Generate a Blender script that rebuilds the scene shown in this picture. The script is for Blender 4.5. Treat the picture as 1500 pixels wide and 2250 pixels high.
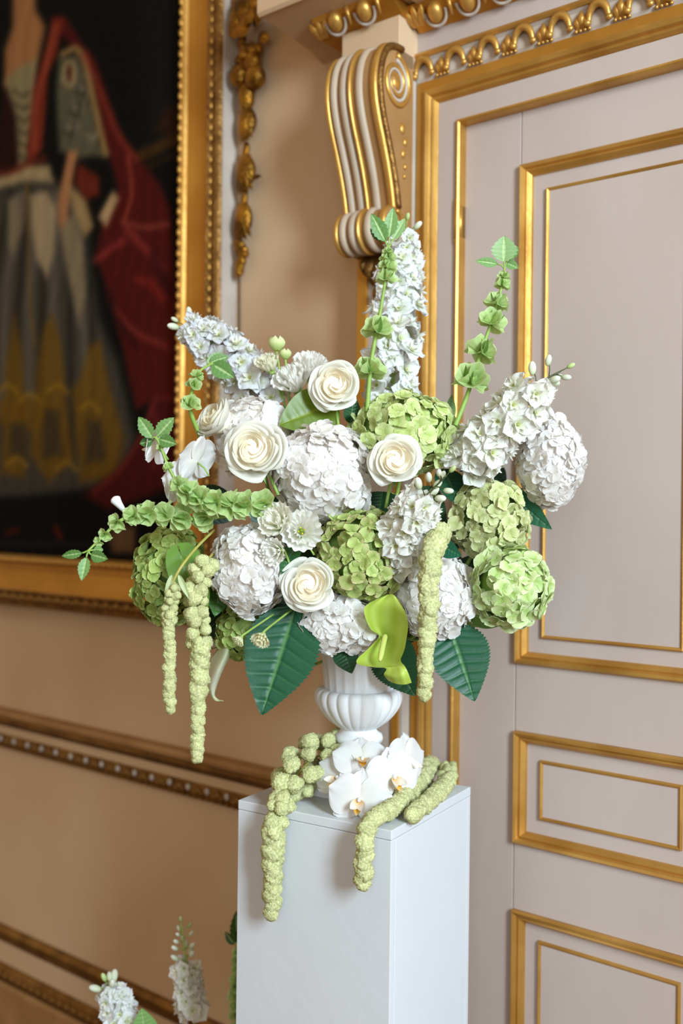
import bpy, math, random
import numpy as np
from mathutils import Vector, Matrix, Quaternion
random.seed(7); rng = np.random.default_rng(7)
PI = math.pi
for o in list(bpy.data.objects): bpy.data.objects.remove(o)
scn = bpy.context.scene
COL = scn.collection

# ------------------------------------------------------------------ camera, world, light, exposure
EYE, FPX, ROLL = 1.65, 2187.0, math.radians(.65)
CR = Vector((math.cos(ROLL), 0, math.sin(ROLL))); CU = Vector((-math.sin(ROLL), 0, math.cos(ROLL))); CF = Vector((0, 1, 0))
CPOS = Vector((0, 0, EYE))
cam = bpy.data.cameras.new('camera'); camo = bpy.data.objects.new('camera', cam); COL.objects.link(camo)
cam.sensor_fit = 'VERTICAL'; cam.sensor_height = 36.0; cam.sensor_width = 24.0; cam.lens = 35.0
cam.clip_start = .05
camo.matrix_world = Matrix(((CR.x, CU.x, -CF.x, 0), (CR.y, CU.y, -CF.y, 0), (CR.z, CU.z, -CF.z, EYE), (0, 0, 0, 1)))
cam.dof.use_dof = True; cam.dof.focus_distance = 1.62; cam.dof.aperture_fstop = 1.8
scn.camera = camo
PHI = math.radians(-38.1); WD = 1.75
SX = Vector((math.cos(PHI), math.sin(PHI), 0)); NY = Vector((-math.sin(PHI), math.cos(PHI), 0))
W0 = NY * WD
def wpt(s, n, z): return W0 + SX * s - NY * n + Vector((0, 0, z))

wd = bpy.data.worlds.new('world'); scn.world = wd; wd.use_nodes = True
wd.node_tree.nodes['Background'].inputs[0].default_value = (1.0, .75, .48, 1)
wd.node_tree.nodes['Background'].inputs[1].default_value = .37
def area(name, loc, target, w, h, power, col):
    l = bpy.data.lights.new(name, 'AREA'); l.shape = 'RECTANGLE'; l.size = w; l.size_y = h; l.energy = power; l.color = col
    o = bpy.data.objects.new(name, l); COL.objects.link(o); o.location = loc
    o.rotation_euler = (Vector(target) - Vector(loc)).to_track_quat('-Z', 'Y').to_euler()
    return o
# two tall windows in the side wall to the right of the photographer
area('window_daylight', wpt(2.3, 2.0, 2.75), wpt(-.9, .75, 1.75), .75, 1.7, 180, (.70, .875, 1.0))
area('window_daylight', wpt(1.6, 4.6, 2.4), wpt(-.9, .5, 1.6), 1.3, 2.5, 34, (.70, .875, 1.0))
vs = scn.view_settings; vs.view_transform = 'Standard'; vs.look = 'None'; vs.gamma = 1; vs.use_curve_mapping = False
vs.exposure = .42

# ------------------------------------------------------------------ helpers
def P(x, y, d): return CPOS + (CF + CR * ((x - 750) / FPX) + CU * ((1125 - y) / FPX)) * d
def Pz(x, y, z):
    r = CF + CR * ((x - 750) / FPX) + CU * ((1125 - y) / FPX)
    return CPOS + r * ((z - EYE) / r.z)
def px(n, d=1.65): return n * d / FPX
def lin(c): 
    c = np.asarray(c, float) / 255.
    return np.where(c <= .04045, c / 12.92, ((c + .055) / 1.055) ** 2.4)
def mesh(name, v, f, mat=None, col=None, smooth=True):
    me = bpy.data.meshes.new(name); me.from_pydata([tuple(map(float, q)) for q in v], [], f)
    if col is not None:
        a = me.color_attributes.new('Col', 'FLOAT_COLOR', 'POINT')
        c = np.ones((len(v), 4), np.float32); c[:, :3] = np.asarray(col, np.float32).reshape(-1, 3)
        a.data.foreach_set('color', c.ravel())
    if smooth: me.polygons.foreach_set('use_smooth', [True] * len(me.polygons))
    if mat: me.materials.append(mat)
    me.update(); return me
def link(name, me, parent=None, loc=None, rot=None, scale=None):
    o = bpy.data.objects.new(name, me); COL.objects.link(o)
    if parent: o.parent = parent
    if loc is not None: o.location = loc
    if rot is not None:
        o.rotation_mode = 'QUATERNION'; o.rotation_quaternion = rot
    if scale is not None: o.scale = scale if hasattr(scale, '__len__') else (scale,) * 3
    return o
def mk(name, vf, mat, parent=None, col=None, smooth=True, off=None):
    v, f = vf[0], vf[1]
    if col is None and len(vf) > 2: col = vf[2]
    if off is not None: v = [Vector(q) - off for q in v]
    return link(name, mesh(name, v, f, mat, col, smooth), parent)
def tag(o, label=None, cat=None, group=None, kind=None):
    if label: o['label'] = label
    if cat: o['category'] = cat
    if group: o['group'] = group
    if kind: o['kind'] = kind
    return o
def thing(name, label, cat, loc, group=None):
    o = bpy.data.objects.new(name, None); COL.objects.link(o); o.location = loc; o.empty_display_size = .02
    return tag(o, label, cat, group)
def walled(o): o.location = W0; o.rotation_euler = (0, 0, PHI); return o
def wthing(name, label=None, cat=None, kind=None):
    o = bpy.data.objects.new(name, None); COL.objects.link(o); walled(o); return tag(o, label, cat, None, kind)
def zq(d, spin=0.): return Vector(d).normalized().to_track_quat('Z', 'Y') @ Quaternion((0, 0, 1), spin)
def join(*parts):
    V, F, C = [], [], []
    for p in parts:
        n = len(V); V += list(p[0]); F += [tuple(i + n for i in q) for q in p[1]]
        if len(p) > 2: C += list(p[2])
    return (V, F, C) if C else (V, F)
def grid(fn, nu, nv, wrap=False, cfn=None):
    V, C = [], []
    for i in range(nu + 1):
        for j in range(nv + (0 if wrap else 1)):
            V.append(fn(i / nu, j / nv))
            if cfn: C.append(cfn(i / nu, j / nv))
    w = nv if wrap else nv + 1; F = []
    for i in range(nu):
        for j in range(nv):
            k = (j + 1) % w if wrap else j + 1
            F.append((i * w + j, i * w + k, (i + 1) * w + k, (i + 1) * w + j))
    return (V, F, C) if cfn else (V, F)
def box(x0, x1, y0, y1, z0, z1, b=0.):
    if b <= 0:
        v = [(x, y, z) for x in (x0, x1) for y in (y0, y1) for z in (z0, z1)]
        return v, [(0, 1, 3, 2), (4, 6, 7, 5), (0, 4, 5, 1), (2, 3, 7, 6), (0, 2, 6, 4), (1, 5, 7, 3)]
    import bmesh
    bm = bmesh.new(); bmesh.ops.create_cube(bm, size=1)
    for q in bm.verts: q.co = Vector(((x0 + x1) / 2 + q.co.x * (x1 - x0), (y0 + y1) / 2 + q.co.y * (y1 - y0), (z0 + z1) / 2 + q.co.z * (z1 - z0)))
    bmesh.ops.bevel(bm, geom=bm.edges[:], offset=b, segments=2, affect='EDGES', profile=.5)
    bm.verts.index_update(); v = [tuple(q.co) for q in bm.verts]; f = [tuple(q.index for q in p.verts) for p in bm.faces]; bm.free(); return v, f
def wbox(s0, s1, n0, n1, z0, z1, b=0.): return box(s0, s1, -n1, -n0, z0, z1, b)
def ball(c=(0, 0, 0), r=(1, 1, 1), nu=8, nv=12):
    if not hasattr(r, '__len__'): r = (r,) * 3
    V = [(c[0], c[1], c[2] + r[2])]
    for i in range(1, nu):
        a = PI * i / nu
        for j in range(nv):
            b = 2 * PI * j / nv; V.append((c[0] + r[0] * math.sin(a) * math.cos(b), c[1] + r[1] * math.sin(a) * math.sin(b), c[2] + r[2] * math.cos(a)))
    V.append((c[0], c[1], c[2] - r[2])); F = [(0, 1 + j, 1 + (j + 1) % nv) for j in range(nv)]
    for i in range(nu - 2):
        for j in range(nv):
            a, k = 1 + i * nv, (j + 1) % nv; F.append((a + j, a + nv + j, a + nv + k, a + k))
    a = 1 + (nu - 2) * nv; F += [(a + j, len(V) - 1, a + (j + 1) % nv) for j in range(nv)]
    return V, F
def crom(pts, n):
    pts = [np.array(p, float) for p in pts]; 
    if len(pts) == 2: return [pts[0] + (pts[1] - pts[0]) * i / n for i in range(n + 1)]
    Q = [2 * pts[0] - pts[1]] + pts + [2 * pts[-1] - pts[-2]]; out = []
    m = len(pts) - 1
    for i in range(n + 1):
        t = i / n * m; k = min(int(t), m - 1); t -= k; a, b, c, d = Q[k:k + 4]
        out.append(.5 * (2 * b + (c - a) * t + (2 * a - 5 * b + 4 * c - d) * t * t + (3 * b - a - 3 * c + d) * t ** 3))
    return out
def tube(pts, rad, n=8, cap=True):
    pts = [Vector(p) for p in pts]; m = len(pts)
    if not hasattr(rad, '__len__'): rad = [rad] * m
    V, F = [], []; t = (pts[1] - pts[0]).normalized(); x = t.orthogonal().normalized()
    for i in range(m):
        t = (pts[min(i + 1, m - 1)] - pts[max(i - 1, 0)]).normalized()
        x = (x - t * x.dot(t)).normalized(); y = t.cross(x)
        for j in range(n):
            a = 2 * PI * j / n; V.append(pts[i] + (x * math.cos(a) + y * math.sin(a)) * rad[i])
    for i in range(m - 1):
        for j in range(n): k = (j + 1) % n; F.append((i * n + j, i * n + k, (i + 1) * n + k, (i + 1) * n + j))
    if cap: F += [tuple(range(n - 1, -1, -1)), tuple((m - 1) * n + j for j in range(n))]
    return V, F
def lathe(prof, n=48, mod=None):
    V, F = [], []
    for r, z in prof:
        for j in range(n):
            a = 2 * PI * j / n; q = r * (mod(a, z) if mod else 1); V.append((q * math.cos(a), q * math.sin(a), z))
    for i in range(len(prof) - 1):
        for j in range(n): k = (j + 1) % n; F.append((i * n + j, i * n + k, (i + 1) * n + k, (i + 1) * n + j))
    F += [tuple(range(n - 1, -1, -1)), tuple((len(prof) - 1) * n + j for j in range(n))]
    return V, F
def extr(prof, s0, s1):           # profile (n, z) closed, run along the wall
    m = len(prof); V = [(s, -n, z) for s in (s0, s1) for n, z in prof]
    F = [(i, (i + 1) % m, m + (i + 1) % m, m + i) for i in range(m)] + [tuple(range(m - 1, -1, -1)), tuple(range(m, 2 * m))]
    return V, F
def rect_mould(parent, name, s0, s1, z0, z1, prof, mat, sides='LRTB', base=0.):
    # mitred moulding round a rectangle; prof = (inset, n) from the outer edge inwards
    for sd in sides:
        V = []
        for a, n in list(prof) + [(prof[-1][0], base), (prof[0][0], base)]:
            A, B, C_, D_ = (s0 + a, z0 + a), (s0 + a, z1 - a), (s1 - a, z1 - a), (s1 - a, z0 + a)
            p, q = {'L': (A, B), 'T': (B, C_), 'R': (C_, D_), 'B': (D_, A)}[sd]
            V += [(p[0], -n, p[1]), (q[0], -n, q[1])]
        m = len(V) // 2
        F = [(2 * i, 2 * i + 1, 2 * ((i + 1) % m) + 1, 2 * ((i + 1) % m)) for i in range(m)] + [tuple(2 * i for i in range(m)), tuple(2 * i + 1 for i in range(m - 1, -1, -1))]
        mk(name, (V, F), mat, parent, smooth=False)

# ------------------------------------------------------------------ materials
def nmat(name):
    m = bpy.data.materials.new(name); m.use_nodes = True; nt = m.node_tree
    return m, nt, nt.nodes['Principled BSDF'], nt.nodes, nt.links
def solid(name, c1, c2=None, scale=6, rough=.6, metal=0., bump=0., bscale=60, stretch=None, spec=.4, srgb=True):
    m, nt, b, N, L = nmat(name)
    c1 = lin(c1) if srgb else c1; c2 = c1 if c2 is None else (lin(c2) if srgb else c2)
    tc = N.new('ShaderNodeTexCoord'); mp = N.new('ShaderNodeMapping'); L.new(tc.outputs['Object'], mp.inputs[0])
    if stretch: mp.inputs['Scale'].default_value = stretch
    no = N.new('ShaderNodeTexNoise'); no.inputs['Scale'].default_value = scale; no.inputs['Detail'].default_value = 6; L.new(mp.outputs[0], no.inputs['Vector'])
    cr = N.new('ShaderNodeValToRGB'); cr.color_ramp.elements[0].position = .32; cr.color_ramp.elements[1].position = .68
    cr.color_ramp.elements[0].color = (*c2, 1); cr.color_ramp.elements[1].color = (*c1, 1)
    L.new(no.outputs['Fac'], cr.inputs[0]); L.new(cr.outputs[0], b.inputs['Base Color'])
    b.inputs['Roughness'].default_value = rough; b.inputs['Metallic'].default_value = metal; b.inputs['Specular IOR Level'].default_value = spec
    if bump:
        n2 = N.new('ShaderNodeTexNoise'); n2.inputs['Scale'].default_value = bscale; L.new(mp.outputs[0], n2.inputs['Vector'])
        bp = N.new('ShaderNodeBump'); bp.inputs['Strength'].default_value = bump; bp.inputs['Distance'].default_value = .01
        L.new(n2.outputs['Fac'], bp.inputs['Height']); L.new(bp.outputs[0], b.inputs['Normal'])
    return m
def petal(name, trans=.28, rough=.6, var=.10, gloss=.25, bump=.0, bscale=300):
    m, nt, b, N, L = nmat(name)
    at = N.new('ShaderNodeAttribute'); at.attribute_name = 'Col'
    oi = N.new('ShaderNodeObjectInfo'); mr = N.new('ShaderNodeMapRange'); mr.inputs['To Min'].default_value = 1 - var; mr.inputs['To Max'].default_value = 1 + var * .5
    L.new(oi.outputs['Random'], mr.inputs['Value'])
    mx = N.new('ShaderNodeVectorMath'); mx.operation = 'SCALE'; L.new(at.outputs['Color'], mx.inputs[0]); L.new(mr.outputs[0], mx.inputs['Scale'])
    L.new(mx.outputs[0], b.inputs['Base Color']); b.inputs['Roughness'].default_value = rough; b.inputs['Specular IOR Level'].default_value = gloss
    tr = N.new('ShaderNodeBsdfTranslucent'); L.new(mx.outputs[0], tr.inputs['Color'])
    ms = N.new('ShaderNodeMixShader'); ms.inputs[0].default_value = trans
    L.new(b.outputs[0], ms.inputs[1]); L.new(tr.outputs[0], ms.inputs[2]); L.new(ms.outputs[0], N['Material Output'].inputs[0])
    if bump:
        tc = N.new('ShaderNodeTexCoord'); n2 = N.new('ShaderNodeTexNoise'); n2.inputs['Scale'].default_value = bscale; L.new(tc.outputs['Object'], n2.inputs['Vector'])
        bp = N.new('ShaderNodeBump'); bp.inputs['Strength'].default_value = bump; bp.inputs['Distance'].default_value = .002
        L.new(n2.outputs['Fac'], bp.inputs['Height']); L.new(bp.outputs[0], b.inputs['Normal'])
    return m
M = dict(
    wall=solid('wall_paint', (206, 176, 143), (196, 161, 125), 1.6, .62, bump=.04, bscale=30),
    door=solid('door_paint', (188, 172, 164), (181, 163, 153), 2.2, .5, bump=.03, bscale=18, stretch=(2, 2, 1)),
    white_trim=solid('pale_trim_paint', (192, 180, 168), (176, 160, 146), 9, .5),
    gold=solid('gilding', (210, 162, 84), (180, 130, 58), 9, .38, .65, .06, 60),
    gold_dark=solid('antique_gilding', (176, 122, 38), (84, 54, 18), 22, .36, .85, .5, 120),
    gold_deep=solid('burnished_gilding', (204, 150, 64), (178, 122, 44), 5, .42, .7, .06, 60),
    gold_brown=solid('worn_gilding', (150, 108, 52), (104, 70, 30), 18, .45, .7, .4, 90),
    groove=solid('shaded_ochre_paint', (168, 126, 80), (146, 104, 58), 8, .6),
    cream=solid('cream_paint', (184, 164, 142), (168, 144, 120), 9, .5),
    crack_and_shadow=solid('dark_gap_and_shadow', (60, 46, 34), None, 5, .9),
    plinth=solid('white_plinth_paint', (208, 210, 214), (203, 205, 209), 4, .55, bump=.06, bscale=30),
    urn=solid('white_plaster', (232, 233, 235), (226, 227, 229), 10, .55),
    floor=solid('oak_floor', (124, 88, 54), (92, 62, 36), 4, .45, bump=.1, stretch=(1, 12, 1)),
    stem=solid('green_stem', (150, 178, 88), (128, 158, 70), 30, .5),
    stem_dark=solid('dark_stem', (74, 84, 44), (56, 60, 34), 30, .5),
    stem_ochre=solid('ochre_stem', (178, 164, 84), (150, 150, 70), 30, .5),
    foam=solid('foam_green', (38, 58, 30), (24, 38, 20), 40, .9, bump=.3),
    white_petal=petal('white_petal', .42, .6, .05),
    rose_petal=petal('rose_petal', .40, .55, .03),
    green_petal=petal('green_petal', .28, .55, .16),
    delph_petal=petal('delphinium_petal', .45, .6, .05),
    bell=petal('bell_calyx', .45, .5, .10),
    leaf=petal('leaf_green', .12, .45, .10, .40, .12, 160),
    waxy=petal('waxy_spathe', .30, .33, .02, .35),
    orchid=petal('orchid_petal', .32, .5, .02, .3),
    amaranth=petal('amaranth_cluster', .10, .8, .10, .15),
    bud=petal('flower_bud', .15, .5, .08),
    canvas=petal('oil_canvas', 0., .85, .0, .08),
)
def ccol(c, n): return np.tile(lin(c), (n, 1))

# ------------------------------------------------------------------ setting
def wstruct(name, vf, mat, smooth=False):
    o = mk(name, vf, mat, smooth=smooth); walled(o); return tag(o, kind='structure')
o = mk('floor', box(-4.5, 4.5, -3.5, 6, -.05, 0), M['floor'], smooth=False); tag(o, kind='structure')
DL, DR, DT = -1.064, .224, 2.452
wall = wstruct('wall_back', join(wbox(-4.6, DL, -.12, 0, 0, 3.9), wbox(DR, 2.6, -.12, 0, 0, 3.9), wbox(DL, DR, -.12, 0, DT, 3.9)), M['wall'])
# dado rail
t1 = wthing('trim_1', kind='structure')
mk('rail_ledge', extr([(0, 1.047), (.038, 1.047), (.045, 1.040), (.042, 1.031), (.03, 1.024), (0, 1.024)], -4.6, -1.288), M['groove'], t1, smooth=False)
mk('rail_moulding', extr([(0, 1.024), (.030, 1.024), (.034, 1.016), (.024, 1.006), (.016, .996), (0, .996)], -4.6, -1.288), M['gold_brown'], t1, smooth=False)
mk('rail_fascia', extr([(0, .996), (.010, .996), (.010, .970), (0, .970)], -4.6, -1.288), M['wall'], t1, smooth=False)
mk('carved_band', extr([(0, .970), (.012, .970), (.016, .95), (.012, .930), (0, .930)], -4.6, -1.288), M['gold_brown'], t1, smooth=False)
lf = mesh('carved_leaf', *join(ball((0, 0, 0), (.011, .006, .013), 6, 8), ball((.013, 0, -.004), (.007, .005, .009), 6, 8), ball((-.013, 0, -.004), (.007, .005, .009), 6, 8)), M['gold_brown'])
rs = mesh('rosette', *ball((0, 0, 0), (.007, .006, .009), 6, 8), M['white_trim'])
bd = mesh('bead', *ball((0, 0, 0), (.006, .005, .005), 5, 8), M['gold_brown'])
s = -3.3; k = 0
while s < -1.3:
    link('carved_leaf', lf, t1, (s, -.016, .951)); link('rosette', rs, t1, (s + .034, -.017, .956))
    link('bead', bd, t1, (s + .012, -.014, .934)); link('bead', bd, t1, (s + .034, -.014, .934)); link('bead', bd, t1, (s + .056, -.014, .934)); s += .068
# lower panel mouldings and skirting
t2 = wthing('trim_2', kind='structure')
mk('panel_moulding', extr([(0, .392), (.012, .392), (.022, .38), (.018, .362), (.008, .344), (0, .344)], -4.6, -1.288), M['gold_brown'], t2, smooth=False)
mk('base_fascia', extr([(0, .344), (.006, .344), (.006, .28), (0, .28)], -4.6, -1.288), M['wall'], t2, smooth=False)
bl = mesh('base_leaf', *ball((0, 0, 0), (.013, .008, .012), 6, 8), M['gold_brown'])
s = -3.2
while s < -1.3: link('base_leaf', bl, t2, (s, -.026, .257)); link('base_leaf', bl, t2, (s, -.014, .366), None, (.8, .7, .8)); s += .033
bb = wthing('baseboard_back', kind='structure')
mk('carved_torus', extr([(0, .28), (.012, .28), (.024, .27), (.028, .255), (.024, .238), (.012, .232), (0, .232)], -4.6, -1.288), M['gold_brown'], bb, smooth=False)
mk('skirting_board', extr([(0, .232), (.02, .232), (.026, .22), (.026, 0), (0, 0)], -4.6, -1.288), M['groove'], bb, smooth=False)

# door leaves
PM = [(0, .006), (0, .013), (.003, .017), (.008, .015), (.011, .009), (.015, .011), (.018, .007), (.022, .002), (.023, -.004)]
TM = [(0, -.004), (.001, .001), (.003, .003), (.006, .001), (.008, -.002)]
def door_leaf(name, s0, s1, hinge_left):
    d = wthing(name, kind='structure'); zt, st = 2.450, .133
    a, b = s0 + st, s1 - st
    mk('stile', wbox(s0 + .002, a - .0008, -.035, .006, .01, zt, .0012), M['door'], d, smooth=False); mk('stile', wbox(b + .0008, s1 - .002, -.035, .006, .01, zt, .0012), M['door'], d, smooth=False)
    P_ = [(1.359, 2.331), (1.009, 1.227), (.24, .879)]
    zr = [(2.331, zt), (1.227, 1.359), (.879, 1.009), (.01, .24)]
    for z0, z1 in zr: mk('rail', wbox(a + .0008, b - .0008, -.035, .006, z0, z1, .001), M['door'], d, smooth=False)
    for z0, z1 in P_:
        p = mk('panel', wbox(a, b, -.03, -.004, z0, z1), M['door'], d, smooth=False)
        rect_mould(p, 'moulding', a, b, z0, z1, PM, M['gold'], base=-.004)
        i = .051
        mk('raised_field', wbox(a + i + .004, b - i - .004, -.004, -.001, z0 + i + .004, z1 - i - .004, .0008), M['door'], p, smooth=False)
        rect_mould(p, 'gilt_line', a + i, b - i, z0 + i, z1 - i, TM, M['gold'], base=-.004)
    if hinge_left:
        for z in (2.24, 1.35, .4):
            h = mk('hinge', join(tube([(s0, -.028, z - .035), (s0, -.028, z + .035)], .005, 10), ball((s0, -.028, z + .040), (.005, .005, .009), 6, 8), ball((s0, -.028, z - .040), (.005, .005, .009), 6, 8), wbox(s0 - .006, s0 + .008, .005, .026, z - .032, z + .032)), M['gold'], d)
    return d
door_leaf('door_1', DL, -.42, True); door_leaf('door_2', -.42, DR, False)
mk('door_stop', join(wbox(DL - .01, DL + .004, -.05, -.02, 0, DT), wbox(DL, DR, -.05, -.036, 0, DT), wbox(DL, DR, -.05, -.02, DT - .003, DT + .004)), M['crack_and_shadow'], wall, smooth=False)

# door surround (architrave, frieze, pilaster, cornice)
t3 = wthing('trim_3', kind='structure')
A0, A1, AT = -1.160, .32, 2.540
rect_mould(t3, 'gilt_fascia', A0, A1, -.2, AT, [(0, .03), (.001, .034), (.019, .034), (.020, .03)], M['gold_deep'], 'LTR')
rect_mould(t3, 'gilt_cyma', A0 + .02, A1 - .02, -.2, AT - .02, [(0, .028), (.002, .040), (.008, .043), (.014, .040), (.018, .033), (.020, .036), (.024, .034), (.028, .027), (.03, .024)], M['gold'], 'LTR')
rect_mould(t3, 'painted_fascia', A0 + .05, A1 - .05, -.2, AT - .05, [(0, .026), (.044, .026)], M['door'], 'LTR')
rect_mould(t3, 'gilt_bead', A0 + .094, A1 - .094, -.2, AT - .094, [(0, .026), (.002, .032), (.006, .033), (.009, .03), (.010, .018), (.010, .002)], M['gold'], 'LTR')
mk('carved_strip_ground', extr([(0, AT), (.032, AT), (.036, AT + .006), (.034, AT + .04), (.040, AT + .046), (0, AT + .046)], A0, A1), M['white_trim'], t3, smooth=False)
mk('top_fillet', extr([(0, AT + .046), (.044, AT + .046), (.048, AT + .050), (.046, AT + .056), (.04, AT + .06), (0, AT + .06)], A0, A1), M['gold'], t3, smooth=False)
mk('frieze', extr([(0, AT + .06), (.036, AT + .06), (.036, 2.70), (0, 2.70)], A0, A1), M['door'], t3, smooth=False)
def blade(L, w, lift, curl, nu=8, nv=4):
    def fn(u, v):
        x = (v - .5) * 2; W = w * math.sin(PI * min(1, .12 + .88 * u)) ** .7
        return (x * W, -lift * math.sin(PI * u) * (1 - .5 * x * x) - curl * u * u, L * u)
    return grid(fn, nu, nv)
arch = tube([(.019 * math.cos(a), -.006 - .004 * math.sin(a), -.008 + .027 * math.sin(a)) for a in np.linspace(-.25, PI + .25, 12)], [.004 + .004 * math.sin(PI * i / 11) for i in range(12)], 8)
sl = join(arch, ball((.021, -.008, -.012), (.007, .006, .006), 6, 8), ball((-.021, -.008, -.012), (.007, .006, .006), 6, 8), *[([(x + dx, y, z - .016) for x, y, z in b[0]], b[1]) for dx, b in ((0.041, blade(.034, .008, .010, .004)), (.033, blade(.026, .006, .008, .003)), (.049, blade(.026, .006, .008, .003)))])
slm = mesh('scroll_leaf', *sl, M['gold']); prl = mesh('pearl', *ball((0, 0, 0), .0038, 6, 8), M['gold'])
s = A0 + .022
while s < A1 - .05:
    link('scroll_leaf', slm, t3, (s, -.036, AT + .022))
    for q in range(4): link('pearl', prl, t3, (s + .030 + q * .0088, -.037, AT + .0035))
    s += .076
# pilaster
t4 = wthing('trim_4', kind='structure'); pl, pr = -1.288, -1.162
mk('pilaster_shaft', wbox(pl, pr, 0, .058, 0, 2.6, .001), M['white_trim'], t4, smooth=False)
mk('gilt_edge', wbox(pl - .001, pl + .026, .02, .063, 0, 2.19, .002), M['gold_deep'], t4, smooth=False)
mk('gilt_edge', wbox(pr - .026, pr - .008, .05, .063, 0, 2.19, .002), M['gold_deep'], t4, smooth=False)
mk('impost_block', wbox(-1.305, -1.158, 0, .102, 2.56, 2.66, .0015), M['wall'], t4, smooth=False)
# cornice
t5 = wthing('trim_5', kind='structure')
def ovolo(n0, z0): return [(0, z0), (n0, z0), (n0 + .006, z0 + .004), (n0 + .022, z0 + .012), (n0 + .036, z0 + .024), (n0 + .042, z0 + .034), (n0 + .046, z0 + .038), (0, z0 + .038)]
mk('bed_moulding', extr(ovolo(.102, 2.656), -1.355, -1.152), M['gold_deep'], t5, smooth=False)
mk('bed_moulding', extr(ovolo(.038, 2.640), -1.152, .5), M['gold_deep'], t5, smooth=False)
mk('corona', extr([(0, 2.668), (.05, 2.682), (.20, 2.694), (.214, 2.690), (.22, 2.696), (.22, 2.79), (.24, 2.80), (.26, 2.83), (0, 2.83)], -1.44, -1.13), M['wall'], t5, smooth=False)
mk('corona', extr([(0, 2.677), (.14, 2.678), (.156, 2.69), (.156, 2.79), (.18, 2.80), (.2, 2.83), (0, 2.83)], -1.13, .6), M['wall'], t5, smooth=False)
egg = mesh('egg', *ball((0, 0, 0), (.017, .015, .022), 10, 14), M['gold']); 
shell = mesh('egg_shell', *tube([(.025 * math.cos(a), -.001, .028 * math.sin(a)) for a in np.linspace(PI * .98, 2 * PI + .06, 14)], .0034, 8), M['white_trim'])
dart = mesh('dart', *join(tube([(0, -.004, .02), (0, -.006, -.016)], [.006, .002], 8)), M['gold'])
tilt = Quaternion((1, 0, 0), math.radians(38))
def eggs(s0, s1, n, z, st=.075):
    s = s0
    while s < s1:
        link('egg', egg, t5, (s, -n, z), tilt); link('egg_shell', shell, t5, (s, -n, z), tilt)
        link('dart', dart, t5, (s + st / 2, -n, z), tilt); s += st
eggs(-1.300, -1.19, .131, 2.674); eggs(-1.095, .4, .067, 2.658)
lfm = mesh('corner_leaf', *join(*[([(x * math.cos(r) + z * math.sin(r) + r * .02, y, z * math.cos(r) - x * math.sin(r)) for x, y, z in blade(.042, .008, .008, .004)[0]], blade(.042, .008, .008, .004)[1]) for r in (-.35, 0, .35)]), M['gold'])
link('corner_leaf', lfm, t5, (-1.345, -.112, 2.656), tilt); link('corner_leaf', lfm, t5, (-1.138, -.06, 2.642), tilt)

# ------------------------------------------------------------------ console bracket
cb = wthing('console_bracket', 'carved scroll bracket with gilt and cream flutes beside the door head', 'bracket')
c0, c1 = -1.290, -1.158
front = [(.10, 2.588), (.130, 2.585), (.152, 2.572), (.168, 2.545), (.175, 2.51), (.173, 2.475), (.162, 2.435), (.144, 2.39), (.127, 2.345), (.114, 2.30), (.107, 2.265)]
low = [(.107, 2.263), (.120, 2.264), (.133, 2.255), (.141, 2.238), (.141, 2.216), (.131, 2.198), (.113, 2.188), (.094, 2.190)]
fr = [tuple(p) for p in crom([(a, b, 0) for a, b in front], 40)]; lo = [tuple(p) for p in crom([(a, b, 0) for a, b in low], 24)]
outline = [(.05, 2.588)] + [(a, b) for a, b, _ in fr] + [(a, b) for a, b, _ in lo] + [(.05, 2.19)]
mk('body', extr(outline, c0, c1), M['groove'], cb, smooth=False)
def flute(sc, w, h, mat, nm, path):
    pts = [np.array(p) for p in path]; V, F = [], []; K = 7
    for i, p in enumerate(pts):
        t = pts[min(i + 1, len(pts) - 1)] - pts[max(i - 1, 0)]; t = t / np.hypot(t[0], t[1]); nn = np.array([-t[1], t[0]]) 
        if nn[0] < 0 and abs(nn[0]) > .3 and i < len(pts) * .6: nn = -nn
        for k in range(K):
            a = PI * k / (K - 1); ss = sc - w / 2 * math.cos(a); hh = h * math.sin(a)
            V.append((ss, -(p[0] + nn[0] * hh), p[1] + nn[1] * hh))
    for i in range(len(pts) - 1):
        for k in range(K - 1): F.append((i * K + k, i * K + k + 1, (i + 1) * K + k + 1, (i + 1) * K + k))
    mk(nm, (V, F), mat, cb)
W_ = c1 - c0
for path in (fr, lo):
    for sc, w, h, mt, nm in ((.05, .09, .006, 'gold', 'gilt_edge'), (.175, .12, .007, 'cream', 'cream_flute'), (.36, .13, .007, 'cream', 'cream_flute'), (.50, .075, .009, 'gold', 'gilt_bead'), (.66, .13, .007, 'cream', 'cream_flute'), (.93, .13, .006, 'gold', 'gilt_edge')):
        # front normal points away from the wall
        pth = path if path is fr else path
        flute(c0 + sc * W_, w * W_, h, M[mt], nm, [p[:2] for p in pth])
def spiral(cn, cz, r0, r1, turns, w, mat, nm, h=.004, ph=0):
    pts, rd = [], []
    n = int(turns * 26)
    for i in range(n + 1):
        t = i / n; a = ph + 2 * PI * turns * t; r = r0 + (r1 - r0) * t ** .8
        pts.append((c1 + .001, -(cn + r * math.cos(a)), cz + r * 1.12 * math.sin(a))); rd.append(w * (1 - .5 * t))
    mk(nm, tube(pts, rd, 8), mat, cb)
spiral(.112, 2.515, .050, .010, 2.3, .0065, M['gold'], 'volute', ph=PI / 2)
spiral(.112, 2.515, .041, .010, 2.0, .0040, M['white_trim'], 'volute_line', ph=PI / 2)
mk('volute_eye', ball((c1, -.112, 2.515), (.007, .014, .016), 8, 12), M['gold'], cb)
spiral(.108, 2.226, .030, .007, 1.8, .005, M['gold'], 'lower_volute', ph=PI / 2)
edge = [(c1 + .0005, -(a - .008), b) for a, b, _ in fr]; mk('side_band', tube(edge, .0075, 8), M['gold_brown'], cb)
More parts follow.
